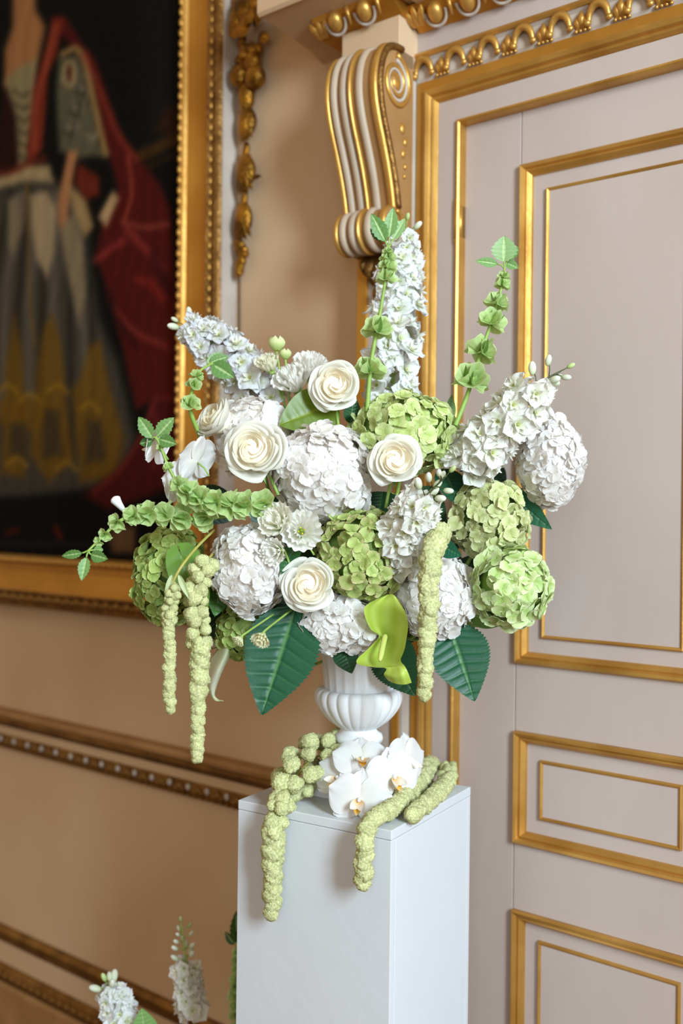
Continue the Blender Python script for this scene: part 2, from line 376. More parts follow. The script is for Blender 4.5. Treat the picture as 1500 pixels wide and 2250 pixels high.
for n_, z_, r_ in ((.088, 2.43, .012), (.078, 2.405, .009), (.084, 2.38, .010), (.078, 2.355, .007), (.08, 2.335, .006)):
    mk('side_leaf', ball((c1, -n_, z_), (.005, r_ * .7, r_), 6, 10), M['gold'], cb)
for dx, L, w in ((0, .085, .017), (-.022, .065, .013), (.022, .065, .013), (-.038, .045, .010), (.038, .045, .010)):
    v, f = blade(L, w, .022, -.006, 10, 4); mk('acanthus_leaf', ([(x + (c0 + c1) / 2 + dx, y - .066, 2.190 - z) for x, y, z in v], f), M['gold_brown'], cb)
mk('pendant_berry', ball(((c0 + c1) / 2, -.078, 2.105), (.010, .010, .014), 8, 10), M['gold_brown'], cb)

# ------------------------------------------------------------------ carved garland by the painting
g = wthing('carved_garland', 'dark gilt carved garland of fruit and husks hanging beside the painting frame', 'carving')
def gp(x, y): return (-1.70 + (x - 505) * .0015 + .012, 2.886 - y * .00112)
def gball(nm, x, y, rx, rz, n=.035, ry=None):
    rx *= 1.35; rz *= 1.3
    s_, z_ = gp(x, y); return mk(nm, ball((s_, -n, z_), (rx, ry or rx * .8, rz), 8, 12), M['gold_dark'], g)
for k in range(9):
    a = k * 2.4; r = .012 + .004 * k; s_, z_ = gp(543, 62); v, f = blade(.048, .028, .018, .008, 6, 4)
    q = Matrix.Rotation(a, 3, 'Y'); mk('carved_petal', ([Vector((s_, -.04 - .002 * (9 - k), z_)) + q @ Vector((x, y, z + r - .02)) for x, y, z in v], f), M['gold_dark'], g)
gball('flower_heart', 543, 62, .016, .016, .06)
for x, y, r in ((512, 10, .042), (560, 8, .038), (540, -20, .03), (572, 58, .02), (565, 110, .022), (512, 40, .024), (520, 100, .022)):
    s_, z_ = gp(x, y); v, f = blade(r * 2, r * .7, .014, .004, 8, 4); q = Matrix.Rotation(rng.uniform(0, 6.3), 3, 'Y')
    mk('carved_leaf', ([Vector((s_, -.025, z_)) + q @ Vector((a, b, c - r)) for a, b, c in v], f), M['gold_dark'], g)
for k in range(15): gball('grape', 516 + rng.uniform(0, 36), 118 + rng.uniform(0, 50), .011, .011, rng.uniform(.025, .05))
gball('fruit', 520, 178, .020, .022, .04); gball('fruit', 553, 192, .021, .023, .038); gball('fruit', 545, 160, .018, .02, .035); gball('bud', 530, 222, .017, .03, .03)
def husk(x, y, w, h):
    s_, z_ = gp(x, y)
    for k in range(5):
        a = (k - 2) * .42; v, f = blade(h, w * .42, .014, -.004, 8, 4); q = Matrix.Rotation(a * .55, 3, 'Y')
        mk('husk_leaf', ([Vector((s_ + a * w * .5, -.022 - .010 * math.cos(a), z_ + h / 2)) + q @ Vector((X, Y, -Z)) for X, Y, Z in v], f), M['gold_dark'], g)
    mk('husk_cup', ball((s_, -.024, z_ + h * .1), (w * .8, .016, h * .42), 8, 12), M['gold_dark'], g)
husk(527, 282, .038, .085); husk(525, 388, .040, .095); husk(522, 488, .034, .095)
for x, y in ((528, 240), (528, 330), (526, 338), (525, 432), (524, 440)): gball('link', x, y, .007, .012, .025)
v, f = blade(.03, .006, .004, 0, 5, 2); s_, z_ = gp(545, 400); mk('husk_tip', ([(s_ + z, -.03 + y, z_ + x) for x, y, z in v], f), M['gold_dark'], g)
for k in range(16):
    t = k / 15; gball('berry', 520 - 3 * t + rng.uniform(-11, 11) * (1 - .7 * t), 530 + 62 * t, .009, .009, .025)
mk('frame_shadow_line', tube([wp for wp in [(-1.690, -.006, 2.24), (-1.690, -.004, 2.0)]], .002, 6), M['crack_and_shadow'], g)  # thin dark rod standing in for the shadow line along the frame edge

# ------------------------------------------------------------------ painting
pa = wthing('framed_painting', 'large gilt framed portrait of a figure in a red robe and pale gown', 'painting')
f0, f1, z0, z1, fw = -3.35, -1.710, 1.366, 4.0, .150
mk('frame_side', join(wbox(f1 - .004, f1 + .004, 0, .050, z0, z1), wbox(f0, f1, 0, .05, z0, z0 + .004), wbox(f0, f0 + .004, 0, .05, z0, z1), wbox(f0, f1, 0, .05, z1 - .004, z1)), M['white_trim'], pa, smooth=False)
rect_mould(pa, 'outer_moulding', f0, f1, z0, z1, [(0, .05), (.004, .058), (.012, .062), (.020, .056), (.036, .056), (.042, .060), (.048, .056)], M['gold_brown'], base=.0)
rect_mould(pa, 'cove', f0 + .048, f1 - .048, z0 + .048, z1 - .048, [(0, .056), (.012, .048), (.035, .043), (.055, .043), (.075, .048)], M['gold_deep'], base=0)
rect_mould(pa, 'sight_edge', f0 + .123, f1 - .123, z0 + .123, z1 - .123, [(0, .05), (.004, .058), (.012, .062), (.020, .056), (.027, .035)], M['gold'], base=.0)
kn = mesh('carved_knob', *join(ball((0, 0, 0), (.013, .010, .012), 8, 10), ball((.02, 0, -.004), (.007, .007, .010), 6, 8)), M['gold_brown']); be = mesh('frame_bead', *ball((0, 0, 0), (.0045, .004, .009), 6, 8), M['gold']); bs = mesh('edge_bead', *ball((0, 0, 0), (.006, .006, .011), 6, 8), M['gold'])
s = -2.95
while s < f1 - .03: link('carved_knob', kn, pa, (s, -.060, z0 + .028)); s += .042
s = -2.9
while s < f1 - .14: link('edge_bead', bs, pa, (s, -.062, z0 + .135), Quaternion((0, 1, 0), PI / 2)); s += .026
z = z0 + .04
while z < 3.05: link('frame_bead', be, pa, (f1 - .030, -.059, z)); z += .026
z = z0 + .14
while z < 3.05: link('edge_bead', bs, pa, (f1 - .135, -.062, z)); z += .026
# the painted canvas: brushed shapes evaluated on a fine grid
ca, cb_, cz0, cz1 = f0 + .14, f1 - .146, z0 + .146, 3.86
NS, NZ = 190, 330
S_, Z_ = np.meshgrid(np.linspace(ca, cb_, NS), np.linspace(cz0, cz1, NZ), indexing='ij')
# canvas coordinates used by the brush strokes (the painting seen square from where its sitter was laid out)
wx = W0.x + SX.x * S_ - NY.x * .03; wy = W0.y + SX.y * S_ - NY.y * .03; wz = Z_ - EYE
X = 750 + FPX * (wx * CR.x + wz * CR.z) / wy; Y = 1125 - FPX * (wx * CU.x + wz * CU.z) / wy
pic = np.tile(np.array([9., 7., 5.]), (NS, NZ, 1))
def sd(poly):
    poly = np.array(poly, float); ins = np.zeros(X.shape, bool); dm = np.full(X.shape, 1e9); n = len(poly)
    for i in range(n):
        a, b = poly[i], poly[(i + 1) % n]
        cnd = (a[1] > Y) != (b[1] > Y); xi = a[0] + (Y - a[1]) / ((b[1] - a[1]) or 1e-9) * (b[0] - a[0]); ins ^= cnd & (X < xi)
        d = b - a; t = np.clip(((X - a[0]) * d[0] + (Y - a[1]) * d[1]) / (d @ d), 0, 1); dm = np.minimum(dm, np.hypot(X - a[0] - t * d[0], Y - a[1] - t * d[1]))
    return np.where(ins, -dm, dm)
def sst(x): x = np.clip(x, 0, 1); return x * x * (3 - 2 * x)
def put(al, c):
    global pic
    pic = pic * (1 - al[..., None]) + np.array(c, float) * al[..., None]
def poly(pts, c, bl=8, a=1.):
    bl *= 1.2; put(a * sst(.5 - sd(pts) / (2 * bl)), c)
def stroke(pts, w, c, bl=5, a=1.):
    dm = np.full(X.shape, 1e9); pts = np.array(crom([(p[0], p[1], 0) for p in pts], 16))[:, :2]
    for p, q in zip(pts[:-1], pts[1:]):
        d = q - p; t = np.clip(((X - p[0]) * d[0] + (Y - p[1]) * d[1]) / (d @ d + 1e-9), 0, 1); dm = np.minimum(dm, np.hypot(X - p[0] - t * d[0], Y - p[1] - t * d[1]))
    put(a * sst((w / 2 + bl - dm) / (2 * bl)), c)
poly([(300, -50), (400, -50), (400, 300), (320, 320)], (16, 15, 14), 40)
stroke([(300, 350), (350, 325), (400, 300)], 26, (58, 36, 12), 8); stroke([(310, 375), (400, 335)], 10, (40, 26, 10), 6); poly([(340, 290), (365, 240), (395, 235), (395, 300)], (42, 22, 10), 14)
poly([(-700, 380), (60, 375), (130, 400), (170, 420), (195, 500), (205, 600), (222, 700), (262, 800), (300, 960), (290, 1080), (-700, 1140)], (60, 54, 46), 14)
for x in (-40, 30, 90, 160, 210): stroke([(x * .6 + 50, 420), (x * .85 + 20, 650), (x, 1000)], 9, (28, 23, 18), 10, .8)
for x in (5, 62, 120, 190): stroke([(x * .6 + 55, 430), (x * .9 + 12, 640), (x + 2, 900)], 16, (104, 94, 80), 14, .7)
for c in ([(-60, 1060), (-50, 820), (-25, 790), (-5, 860), (0, 1050)], [(8, 1040), (15, 800), (34, 690), (52, 780), (60, 940), (55, 1050)], [(70, 1000), (84, 800), (100, 720), (118, 690), (138, 760), (150, 900), (165, 1010), (110, 1060)], [(160, 860), (180, 830), (200, 760), (222, 750), (246, 860), (275, 960), (260, 1050), (180, 1060)], [(0, 880), (60, 870), (130, 900), (70, 950), (0, 930)]): poly(c, (104, 72, 14), 10, .85)
for c in ([(25, 1000), (25, 930), (60, 930), (60, 1010)], [(95, 1010), (100, 900), (130, 900), (140, 1000)], [(190, 1020), (195, 920), (225, 930), (235, 1010)]): poly(c, (52, 44, 32), 9, .8)
for x, y in ((20, 860), (70, 880), (130, 860), (200, 900), (40, 1020), (150, 1030)): stroke([(x - 22, y), (x, y - 14), (x + 22, y + 4)], 7, (150, 108, 30), 5, .8)
poly([(-700, 1110), (60, 1095), (200, 1075), (300, 1060), (420, 1040), (420, 1300), (-700, 1300)], (9, 7, 8), 14)
stroke([(20, 1170), (40, 1165)], 12, (70, 20, 8), 8); stroke([(125, 1160), (135, 1180)], 12, (84, 24, 8), 8); stroke([(-100, 1195), (200, 1195)], 8, (34, 32, 30), 5)
poly([(10, 190), (0, 300), (0, 380), (45, 380), (42, 300), (20, 190)], (34, 8, 6), 8)
poly([(32, -20), (80, -20), (82, 25), (102, 60), (92, 112), (75, 180), (45, 205), (12, 190), (14, 110), (30, 60)], (148, 98, 58), 9)
poly([(14, 180), (40, 150), (82, 130), (78, 250), (62, 370), (44, 372), (38, 260)], (128, 112, 78), 8)
for k in range(6): stroke([(34 + k * 2, 200 + k * 28), (52 + k * 2, 212 + k * 28), (66, 205 + k * 28)], 7, (54, 46, 34), 4, .8)
poly([(118, 38), (150, 42), (182, 95), (212, 132), (242, 222), (266, 290), (300, 340), (352, 402), (378, 462), (384, 560), (392, 640), (395, 900), (350, 880), (300, 900), (270, 760), (240, 650), (213, 560), (230, 470), (262, 420), (250, 370), (225, 300), (214, 230), (188, 150), (158, 100), (122, 62)], (72, 15, 10), 8)
poly([(118, 42), (142, 40), (128, 120), (108, 165), (96, 330), (66, 366), (62, 330), (76, 200), (102, 110)], (112, 36, 20), 7)
stroke([(125, 60), (108, 130), (85, 220), (76, 330)], 10, (140, 62, 40), 6, .7)
poly([(132, 130), (172, 122), (195, 170), (210, 240), (222, 320), (240, 345), (205, 345), (170, 350), (133, 332), (128, 260), (126, 200)], (84, 78, 58), 9)
for k in range(10): 
    a, b = 138 + (k * 37) % 60, 175 + (k * 53) % 150; stroke([(a, b), (a + 14, b + 8), (a + 22, b - 4)], 7, ((132, 124, 98), (40, 36, 28))[k % 2], 5, .8)
stroke([(140, 120), (170, 108), (190, 140), (208, 220), (228, 310), (236, 340)], 13, (136, 106, 62), 6)
stroke([(150, 135), (142, 165), (152, 192), (166, 180), (165, 145), (150, 135)], 6, (150, 124, 80), 4); stroke([(154, 150), (156, 175)], 7, (96, 28, 12), 4)
stroke([(190, 120), (230, 220), (262, 295), (300, 350)], 12, (122, 44, 30), 7, .8)
poly([(152, 332), (174, 334), (162, 400), (152, 470), (157, 500), (142, 522), (130, 492), (128, 450), (140, 390)], (156, 104, 66), 6)
poly([(-40, 410), (60, 364), (112, 364), (120, 402), (60, 398), (-40, 425)], (150, 128, 92), 7)
stroke([(-40, 380), (20, 380), (60, 362), (100, 350)], 14, (96, 32, 16), 7, .8)
poly([(68, 430), (106, 420), (126, 462), (119, 560), (106, 612), (84, 570), (70, 500)], (150, 128, 96), 8); poly([(134, 505), (164, 470), (186, 540), (190, 650), (178, 720), (150, 600)], (122, 106, 80), 8); poly([(20, 440), (48, 425), (52, 500), (32, 562), (20, 540)], (116, 102, 78), 8)
stroke([(62, 400), (64, 500), (68, 650), (80, 760)], 5, (110, 78, 20), 4, .7)
poly([(152, 405), (192, 440), (208, 500), (188, 522), (162, 460)], (146, 118, 76), 7); poly([(176, 360), (220, 390), (222, 430), (190, 440), (165, 400)], (96, 30, 16), 7); poly([(218, 478), (250, 420), (264, 436), (236, 500)], (166, 136, 96), 6)
stroke([(284, 345), (292, 420), (278, 480)], 7, (146, 60, 44), 5, .9); stroke([(272, 488), (320, 500), (372, 494)], 7, (150, 72, 56), 5, .9); stroke([(282, 505), (322, 548), (362, 590)], 13, (132, 44, 38), 8, .9)
stroke([(214, 572), (250, 545), (275, 530)], 14, (124, 40, 36), 8, .9); stroke([(255, 680), (300, 730), (368, 762)], 8, (134, 48, 38), 5, .9); stroke([(305, 615), (335, 625), (358, 655)], 16, (120, 30, 24), 9, .8)
stroke([(240, 640), (260, 700), (300, 760)], 14, (40, 8, 6), 10, .7); stroke([(340, 560), (375, 640)], 20, (40, 6, 6), 12, .7)
poly([(335, 882), (395, 868), (395, 1060), (330, 1090), (240, 1120), (185, 1090), (260, 1030), (310, 960)], (66, 15, 12), 9)
stroke([(392, 878), (345, 880), (318, 945), (270, 1030), (210, 1080)], 6, (116, 40, 32), 5, .9); stroke([(340, 900), (350, 960), (340, 1030)], 8, (110, 36, 30), 6, .7)
poly([(238, 1178), (262, 1150), (300, 1160), (298, 1215), (250, 1215)], (120, 88, 56), 9, .8)
for _ in range(1):
    for ax in (0, 1): pic = (np.roll(pic, 1, ax) + 2 * pic + np.roll(pic, -1, ax)) / 4
pic = np.clip(pic * (1 + .03 * np.sin(X * .21 + Y * .03 + 2 * np.sin(Y * .02)))[..., None] + rng.normal(0, 2.0, pic.shape[:2])[..., None], 0, 255)
F = [(i * NZ + j, (i + 1) * NZ + j, (i + 1) * NZ + j + 1, i * NZ + j + 1) for i in range(NS - 1) for j in range(NZ - 1)]
V = np.stack([S_, np.full_like(S_, -.034), Z_], -1).reshape(-1, 3)
mk('canvas', (V.tolist(), F), M['canvas'], pa, lin(pic.reshape(-1, 3)) * .88)

# ------------------------------------------------------------------ plinth and urn
PYAW = math.radians(-31.5); PC = Vector((.0345, 1.7716, 0)); PS = .151; PT = 1.15
pd = thing('pedestal', 'tall square white painted plinth carrying the urn of flowers', 'pedestal', PC); pd.rotation_euler = (0, 0, PYAW)
mk('top_board', box(-PS, PS, -PS, PS, PT - .016, PT, .0015), M['plinth'], pd, smooth=False)
for nm, b in (('front_panel', (-PS + .0005, PS - .0005, -PS, -PS + .014)), ('back_panel', (-PS + .0005, PS - .0005, PS - .014, PS)), ('side_panel', (-PS, -PS + .014, -PS + .0145, PS - .0145)), ('side_panel', (PS - .014, PS, -PS + .0145, PS - .0145))):
    mk(nm, box(*b, 0, PT - .0165, .001), M['plinth'], pd, smooth=False)
UC = Vector((PC.x, PC.y, PT))
ur = thing('urn', 'white gadrooned pedestal urn holding the flower arrangement', 'urn', UC); ur.rotation_euler = (0, 0, PYAW)
mk('square_base', box(-.062, .062, -.062, .062, 0, .024, .003), M['urn'], ur, smooth=False)
mk('foot', lathe([(.056, .024), (.057, .032), (.050, .040), (.042, .052), (.036, .066), (.034, .078), (.036, .088), (.042, .092), (.044, .099), (.042, .106), (.035, .110), (.031, .116), (.034, .122)], 56), M['urn'], ur)
def gad(a, z): return 1 + .055 * (abs(math.cos(a * 11)) ** .7 - .5)
bowl = [(.030, .116), (.040, .122), (.054, .133), (.066, .147), (.0735, .160), (.0765, .172), (.075, .182), (.070, .187), (.063, .188)]
bw = [tuple(p[:2]) for p in crom([(a, b, 0) for a, b in bowl], 26)]
mk('gadrooned_bowl', lathe(bw, 220, gad), M['urn'], ur)
mk('fluted_body', lathe([(.062, .184), (.0635, .20), (.066, .225), (.070, .245), (.072, .25)], 200, lambda a, z: 1 - .035 * abs(math.sin(a * 11)) ** .6), M['urn'], ur)
mk('rim', lathe([(.070, .248), (.080, .252), (.084, .258), (.080, .264), (.070, .262), (.064, .25)], 64), M['urn'], ur)
UT = UC + Vector((0, 0, .27))
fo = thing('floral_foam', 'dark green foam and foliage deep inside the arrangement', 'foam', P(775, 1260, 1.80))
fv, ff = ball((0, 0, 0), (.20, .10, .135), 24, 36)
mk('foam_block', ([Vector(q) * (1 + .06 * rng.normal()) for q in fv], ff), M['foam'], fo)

# ------------------------------------------------------------------ flower makers
def petal_grid(L, W, cup=.2, curl=0., base=.12, tip=0., wav=0., nu=5, nv=4, lift=0., ph=0., c0=(255,)*3, c1=(255,)*3, c2=None, p=.55):
    l0, l1 = lin(c0), lin(c1); l2 = lin(c2) if c2 is not None else l1
    def fn(u, v):
        x = 2 * v - 1; w = W * max(.02, (math.sin(PI * (base + (1 - base - .013) * u))) ** p) * (1 - tip * u ** 3)
        z = L * (lift * u + cup * (x * x) * .5 - curl * u * u) + wav * L * math.sin(3 * x + 5 * u + ph) * u + wav * L * .8 * math.sin(9 * x + ph) * u * u
        return (x * w, L * u * (1 - .06 * x * x * u), z)
    def cf(u, v):
        t = min(1, u * 1.6); e = max(0, (u - .7) / .3) ** 2
        return (l0 * (1 - t) + l1 * t) * (1 - e) + l2 * e
    return grid(fn, nu, nv, cfn=cf)
def rotz(vf, a, dx=0, dy=0, dz=0, s=1.):
    c, sn = math.cos(a), math.sin(a)
    return ([(s * (x * c - y * sn) + dx, s * (x * sn + y * c) + dy, s * z + dz) for x, y, z in vf[0]],) + tuple(vf[1:])
def colored(vf, c): return (vf[0], vf[1], ccol(c, len(vf[0])))
def floret4(mat, c0, c1, c2, k):
    ps = []
    for i in range(4):
        ps.append(rotz(petal_grid(1., .64 + rng.uniform(-.05, .05), .14 + rng.uniform(-.12, .15), .16 + rng.uniform(-.1, .2), .10, 0., .035, 7, 6, .22 + rng.uniform(-.12, .18), rng.uniform(0, 6), c0, c1, c2, .46), i * PI / 2 + rng.uniform(-.14, .14), 0, 0, .05 * (i % 2)))
    ps.append(colored(ball((0, 0, .03), .07, 4, 6), c0))
    return mesh('floret', *join(*ps)[:2], mat, join(*ps)[2])
def fset(mat, c0, c1, c2): return [floret4(mat, c0, c1, c2, k) for k in range(5)]
WHITE = fset(M['white_petal'], (240, 234, 224), (245, 241, 238), (246, 244, 242))
GREEN = fset(M['green_petal'], (184, 200, 112), (216, 226, 158), (228, 236, 182))
GREEN2 = fset(M['green_petal'], (150, 176, 84), (186, 206, 120), (202, 218, 144))
BLUSH = fset(M['green_petal'], (164, 182, 92), (202, 210, 138), (218, 172, 156)) + fset(M['green_petal'], (160, 180, 92), (198, 212, 132), (208, 214, 144))
PALE = fset(M['green_petal'], (178, 204, 112), (222, 234, 176), (234, 242, 204))
OLIVE = fset(M['green_petal'], (182, 188, 116), (216, 220, 162), (230, 226, 186))
CORE = {}
def core_mat(c):
    k = tuple(c)
    if k not in CORE: CORE[k] = solid('flower_core', c, None, 20, .8)
    return CORE[k]
def stem_to(root, start, end=None, r=.003, mat='stem', bend=.05, name='stem'):
    a = Vector(start); b = Vector(end) if end is not None else UT
    if end is None and (b - a).length > .11: b = a + (b - a).normalized() * .11
    m = (a + b) / 2 + Vector((0, .02, -bend))
    return mk(name, tube(crom([a, m, b], 10), r, 6), M[mat], root, off=root.location)
def hydrangea(label, x, y, d, rx, ry, fl, core, n=150, size=.0135, group=None, back=.55):
    c = P(x, y, d); RX, RY = px(rx, d), px(ry, d); RD = (RX + RY) / 2
    h = thing('hydrangea', label, 'hydrangea', c, group)
    CK = .88 if fl is WHITE else .80; L1, L2 = rng.normal(0, 2.6, 3), rng.normal(0, 4.5, 3)
    mk('flower_core', ball((0, 0, 0), (RX * CK, RD * CK, RY * CK), 12, 18), core_mat(core), h)
    ga = PI * (3 - 5 ** .5); view = Vector((0, 1, 0)); k = 0
    outw = (c - P(775, 1200, 1.80)).normalized()
    ntot = int(n * (1.75 if fl is WHITE else 1.35))
    for i in range(ntot):
        zz = 1 - 2 * (i + .5) / ntot; r = math.sqrt(1 - zz * zz); a = ga * i + rng.uniform(-.12, .12)
        dv = Vector((r * math.cos(a), r * math.sin(a), zz))
        if dv.y > back and dv.dot(outw) < .35: continue
        j = 1 + rng.uniform(-.06, .05) + .05 * math.sin(float(L1 @ np.array(dv))) + .035 * math.sin(float(L2 @ np.array(dv)))
        p = Vector((dv.x * RX, dv.y * RD, dv.z * RY)) * j * .93
        nd = (Vector((dv.x / RX, dv.y / RD, dv.z / RY)).normalized() + Vector(rng.normal(0, .24 if fl is WHITE else .32, 3))).normalized()
        link('floret', fl[int(rng.integers(len(fl)))], h, p, zq(nd, rng.uniform(0, 6.28)), size * (1.06 if fl is WHITE else 1.08) * rng.uniform(.8, 1.15))
    stem_to(h, c, None, .0035)
    return h
def rose(label, x, y, d, R, axis, group='cream roses', open_=1., tint=0):
    c = P(x, y, d); h = thing('rose', label, 'rose', c, group)
    h.rotation_mode = 'QUATERNION'; h.rotation_quaternion = zq(axis, rng.uniform(0, 6.28))
    R = px(R, d); ci, cm, co = (242, 230, 202), (243, 238, 222), (243, 240, 230)
    N = 27
    mk('rose_heart', ball((0, 0, -R * .28), (R * .62, R * .62, R * .50), 10, 16), core_mat((238, 226, 202)), h)
    for k in range(N):
        t = k / (N - 1); rt = R * (.05 + 1.0 * t ** .92) * rng.uniform(.95, 1.05); az = k * 2.399 + rng.uniform(-.7, .7); ph = rng.uniform(0, 6)
        dome = R * (.34 - .10 * math.exp(-(t / .12) ** 2) + rng.uniform(-.035, .035)); out = max(0, (t - .42) / .58)
        ztop = dome - R * (.26 * out ** 1.3 + .22 * out ** 3) * open_; dep = R * (.30 + .35 * t); rb = rt * (.80 - .28 * t)
        aw = 1.30 - .10 * t; flare = R * (.02 + .13 * out) * open_; wv = .012 + .010 * out
        def fn(u, v, rt=rt, rb=rb, az=az, ztop=ztop, dep=dep, aw=aw, flare=flare, ph=ph, wv=wv, t=t, out=out):
            xx = 2 * v - 1; uu = u * (1 - .34 * abs(xx) ** 2.5)
            r = rb + (rt - rb) * math.sin(uu * PI / 2) ** .9 + flare * max(0, (u - .70) / .30) ** 1.5
            r += R * wv * math.sin(4.5 * xx + ph) * u * u + R * (.10 - .05 * t) * xx
            a = az + xx * aw * (.62 + .38 * math.sin(PI * min(1, .15 + .8 * u)))
            z = ztop - dep * (1 - uu) - flare * .75 * max(0, (u - .80) / .20) ** 2 + R * wv * .8 * math.sin(3.5 * xx + ph * 2) * u * u
            return (r * math.cos(a), r * math.sin(a), z)
        tt = min(1, t * 1.5); cc = np.array(ci) * (1 - tt) + np.array(cm if t < .7 else co) * tt
        mk('petal', grid(fn, 10, 14, cfn=lambda u, v, cc=cc: lin(cc)), M['rose_petal'], h)
    for k in range(5):
        a = k * 1.257; v = petal_grid(R * .9, R * .14, .2, .3, .2, .8, 0, 6, 2, 0, 0, (110, 140, 60), (120, 150, 70)); mk('sepal', rotz(([(q[0], q[1] + R * .2, q[2] - R * .78) for q in v[0]], v[1], v[2]), a), M['leaf'], h)
    b = h.rotation_quaternion.inverted() @ ((UT - c).normalized() * .09)
    mk('stem', tube(crom([(0, 0, -R * .7), (0, 0, -R * .7 - .03), b], 8), .0028, 6), M['stem'], h)
    return h
def delph_floret(cw, k):
    ps = []
    for i in range(5): ps.append(rotz(petal_grid(1., .52, .20, .05 + rng.uniform(0, .35), .10, .30, .10, 7, 7, .30 + rng.uniform(-.15, .15), rng.uniform(0, 6), (224, 228, 204), cw, cw, .55), i * 1.2566 + rng.uniform(-.1, .1)))
    for i in range(4): ps.append(rotz(petal_grid(.42, .15, .4, -.3, .12, .2, .05, 3, 2, .9, 0, (214, 220, 150), (246, 246, 236)), i * 1.5708 + .6))
    ps.append(colored(ball((0, 0, .12), .09, 4, 6), (196, 196, 110)))
    q = join(*ps); return mesh('delphinium_floret', q[0], q[1], M['delph_petal'], q[2])
DW = [delph_floret((247, 247, 248), k) for k in range(4)]; DB = [delph_floret((241, 241, 245), k) for k in range(4)]; DC = [delph_floret((247, 244, 238), k) for k in range(4)]
def bud_mesh(ca, cb_):
    v, f = ball((0, 0, 0), (.55, .55, 1), 8, 10); a, b = lin(ca), lin(cb_)
    return mesh('bud', v, f, M['bud'], [a + (b - a) * min(1, max(0, (q[2] + 1) / 2)) * (.9 + .1 * math.cos(5 * math.atan2(q[1], q[0]))) for q in v])
BUDW = bud_mesh((196, 204, 160), (236, 238, 224)); BUDG = bud_mesh((150, 172, 90), (206, 218, 160))
def along(path, n): return [Vector(q) for q in crom(path, n)]
def delphinium(label, pts, n, size, width, fl, buds=6, f_end=.85, f_beg=0., stem='stem', group=None, bsize=.010, leafy=False, front=False):
    path = [P(*q) for q in pts]; base = path[0]
    h = thing('delphinium', label, 'delphinium', base, group); C_ = along(path, 60)
    mk('stem', tube(C_, [.0032 - .0018 * i / 60 for i in range(61)], 7), M[stem], h, off=base)
    for i in range(n):
        t = f_beg + (f_end - f_beg) * (i + .5) / n; k = int(t * 60); c = C_[k]; T = (C_[min(k + 1, 60)] - C_[max(k - 1, 0)]).normalized()
        x = T.orthogonal().normalized(); yv = T.cross(x); a = i * 2.399 + rng.uniform(-.3, .3)
        rd = x * math.cos(a) + yv * math.sin(a); w = width * (1 - .45 * max(0, (t - .45) / .55)) * rng.uniform(.62, 1.15)
        sz = 1.12 * size * (1 - .40 * max(0, (t - .5) / .5)) * rng.uniform(.9, 1.1)
        p = c + rd * w * .62; nd = (rd + T * .25 + Vector((.0, -.25, .1)) + Vector(rng.normal(0, .28, 3))).normalized()
        fo_ = link('floret', fl[int(rng.integers(len(fl)))], h, p - base, zq(nd, rng.uniform(0, 6.28)), sz)
        if i % 3 == 0: mk('pedicel', tube([c - T * .006, c + rd * w * .3, p], .0011, 5), M[stem], h, off=base)
    for i in range(buds):
        t = f_end + (1 - f_end) * (i + .3) / max(1, buds); k = min(60, int(t * 60)); c = C_[k]; T = (C_[min(k + 1, 60)] - C_[max(k - 1, 0)]).normalized()
        x = T.orthogonal().normalized(); yv = T.cross(x); a = i * 2.2 + .4; rd = x * math.cos(a) + yv * math.sin(a)
        if i == buds - 1: rd = T
        p = c + (rd * .9 + T * .5).normalized() * (width * .45 * (1 - .4 * i / max(1, buds)) + .006)
        pe = mk('pedicel', tube([c, (c + p) / 2 + T * .002, p], .0009, 5), M[stem], h, off=base)
        link('bud', BUDW if i < buds * .8 else BUDG, pe, p - base, zq((p - c).normalized() + T * .3, 0), bsize * (1.15 - .5 * i / max(1, buds)))
    return h
def bell_mesh(k):
    cA, cB, cV = lin((160, 194, 98)), lin((200, 222, 148)), lin((220, 234, 180)); ph = rng.uniform(0, 6)
    def fn(u, v):
        a = 2 * PI * v; lob = 1 + .07 * u * math.cos(5 * a + ph) + .04 * math.sin(3 * a + ph) * u; r = (.16 + .84 * u ** .75) * lob
        z = 1.05 * u - .22 * u ** 3 + .10 * u * u * math.cos(5 * a + ph)
        return (r * math.cos(a), r * math.sin(a), z)
    def cf(u, v):
        vein = max(0, math.cos(10 * PI * v * 2)) ** 8 * .5; c = cA + (cB - cA) * u; return c + (cV - c) * (vein + (.6 if u > .95 else 0)) 
    return mesh('bell', *(lambda g: (g[0], g[1], M['bell'], g[2]))(grid(fn, 7, 20, True, cf)))
BELL = [bell_mesh(k) for k in range(4)]
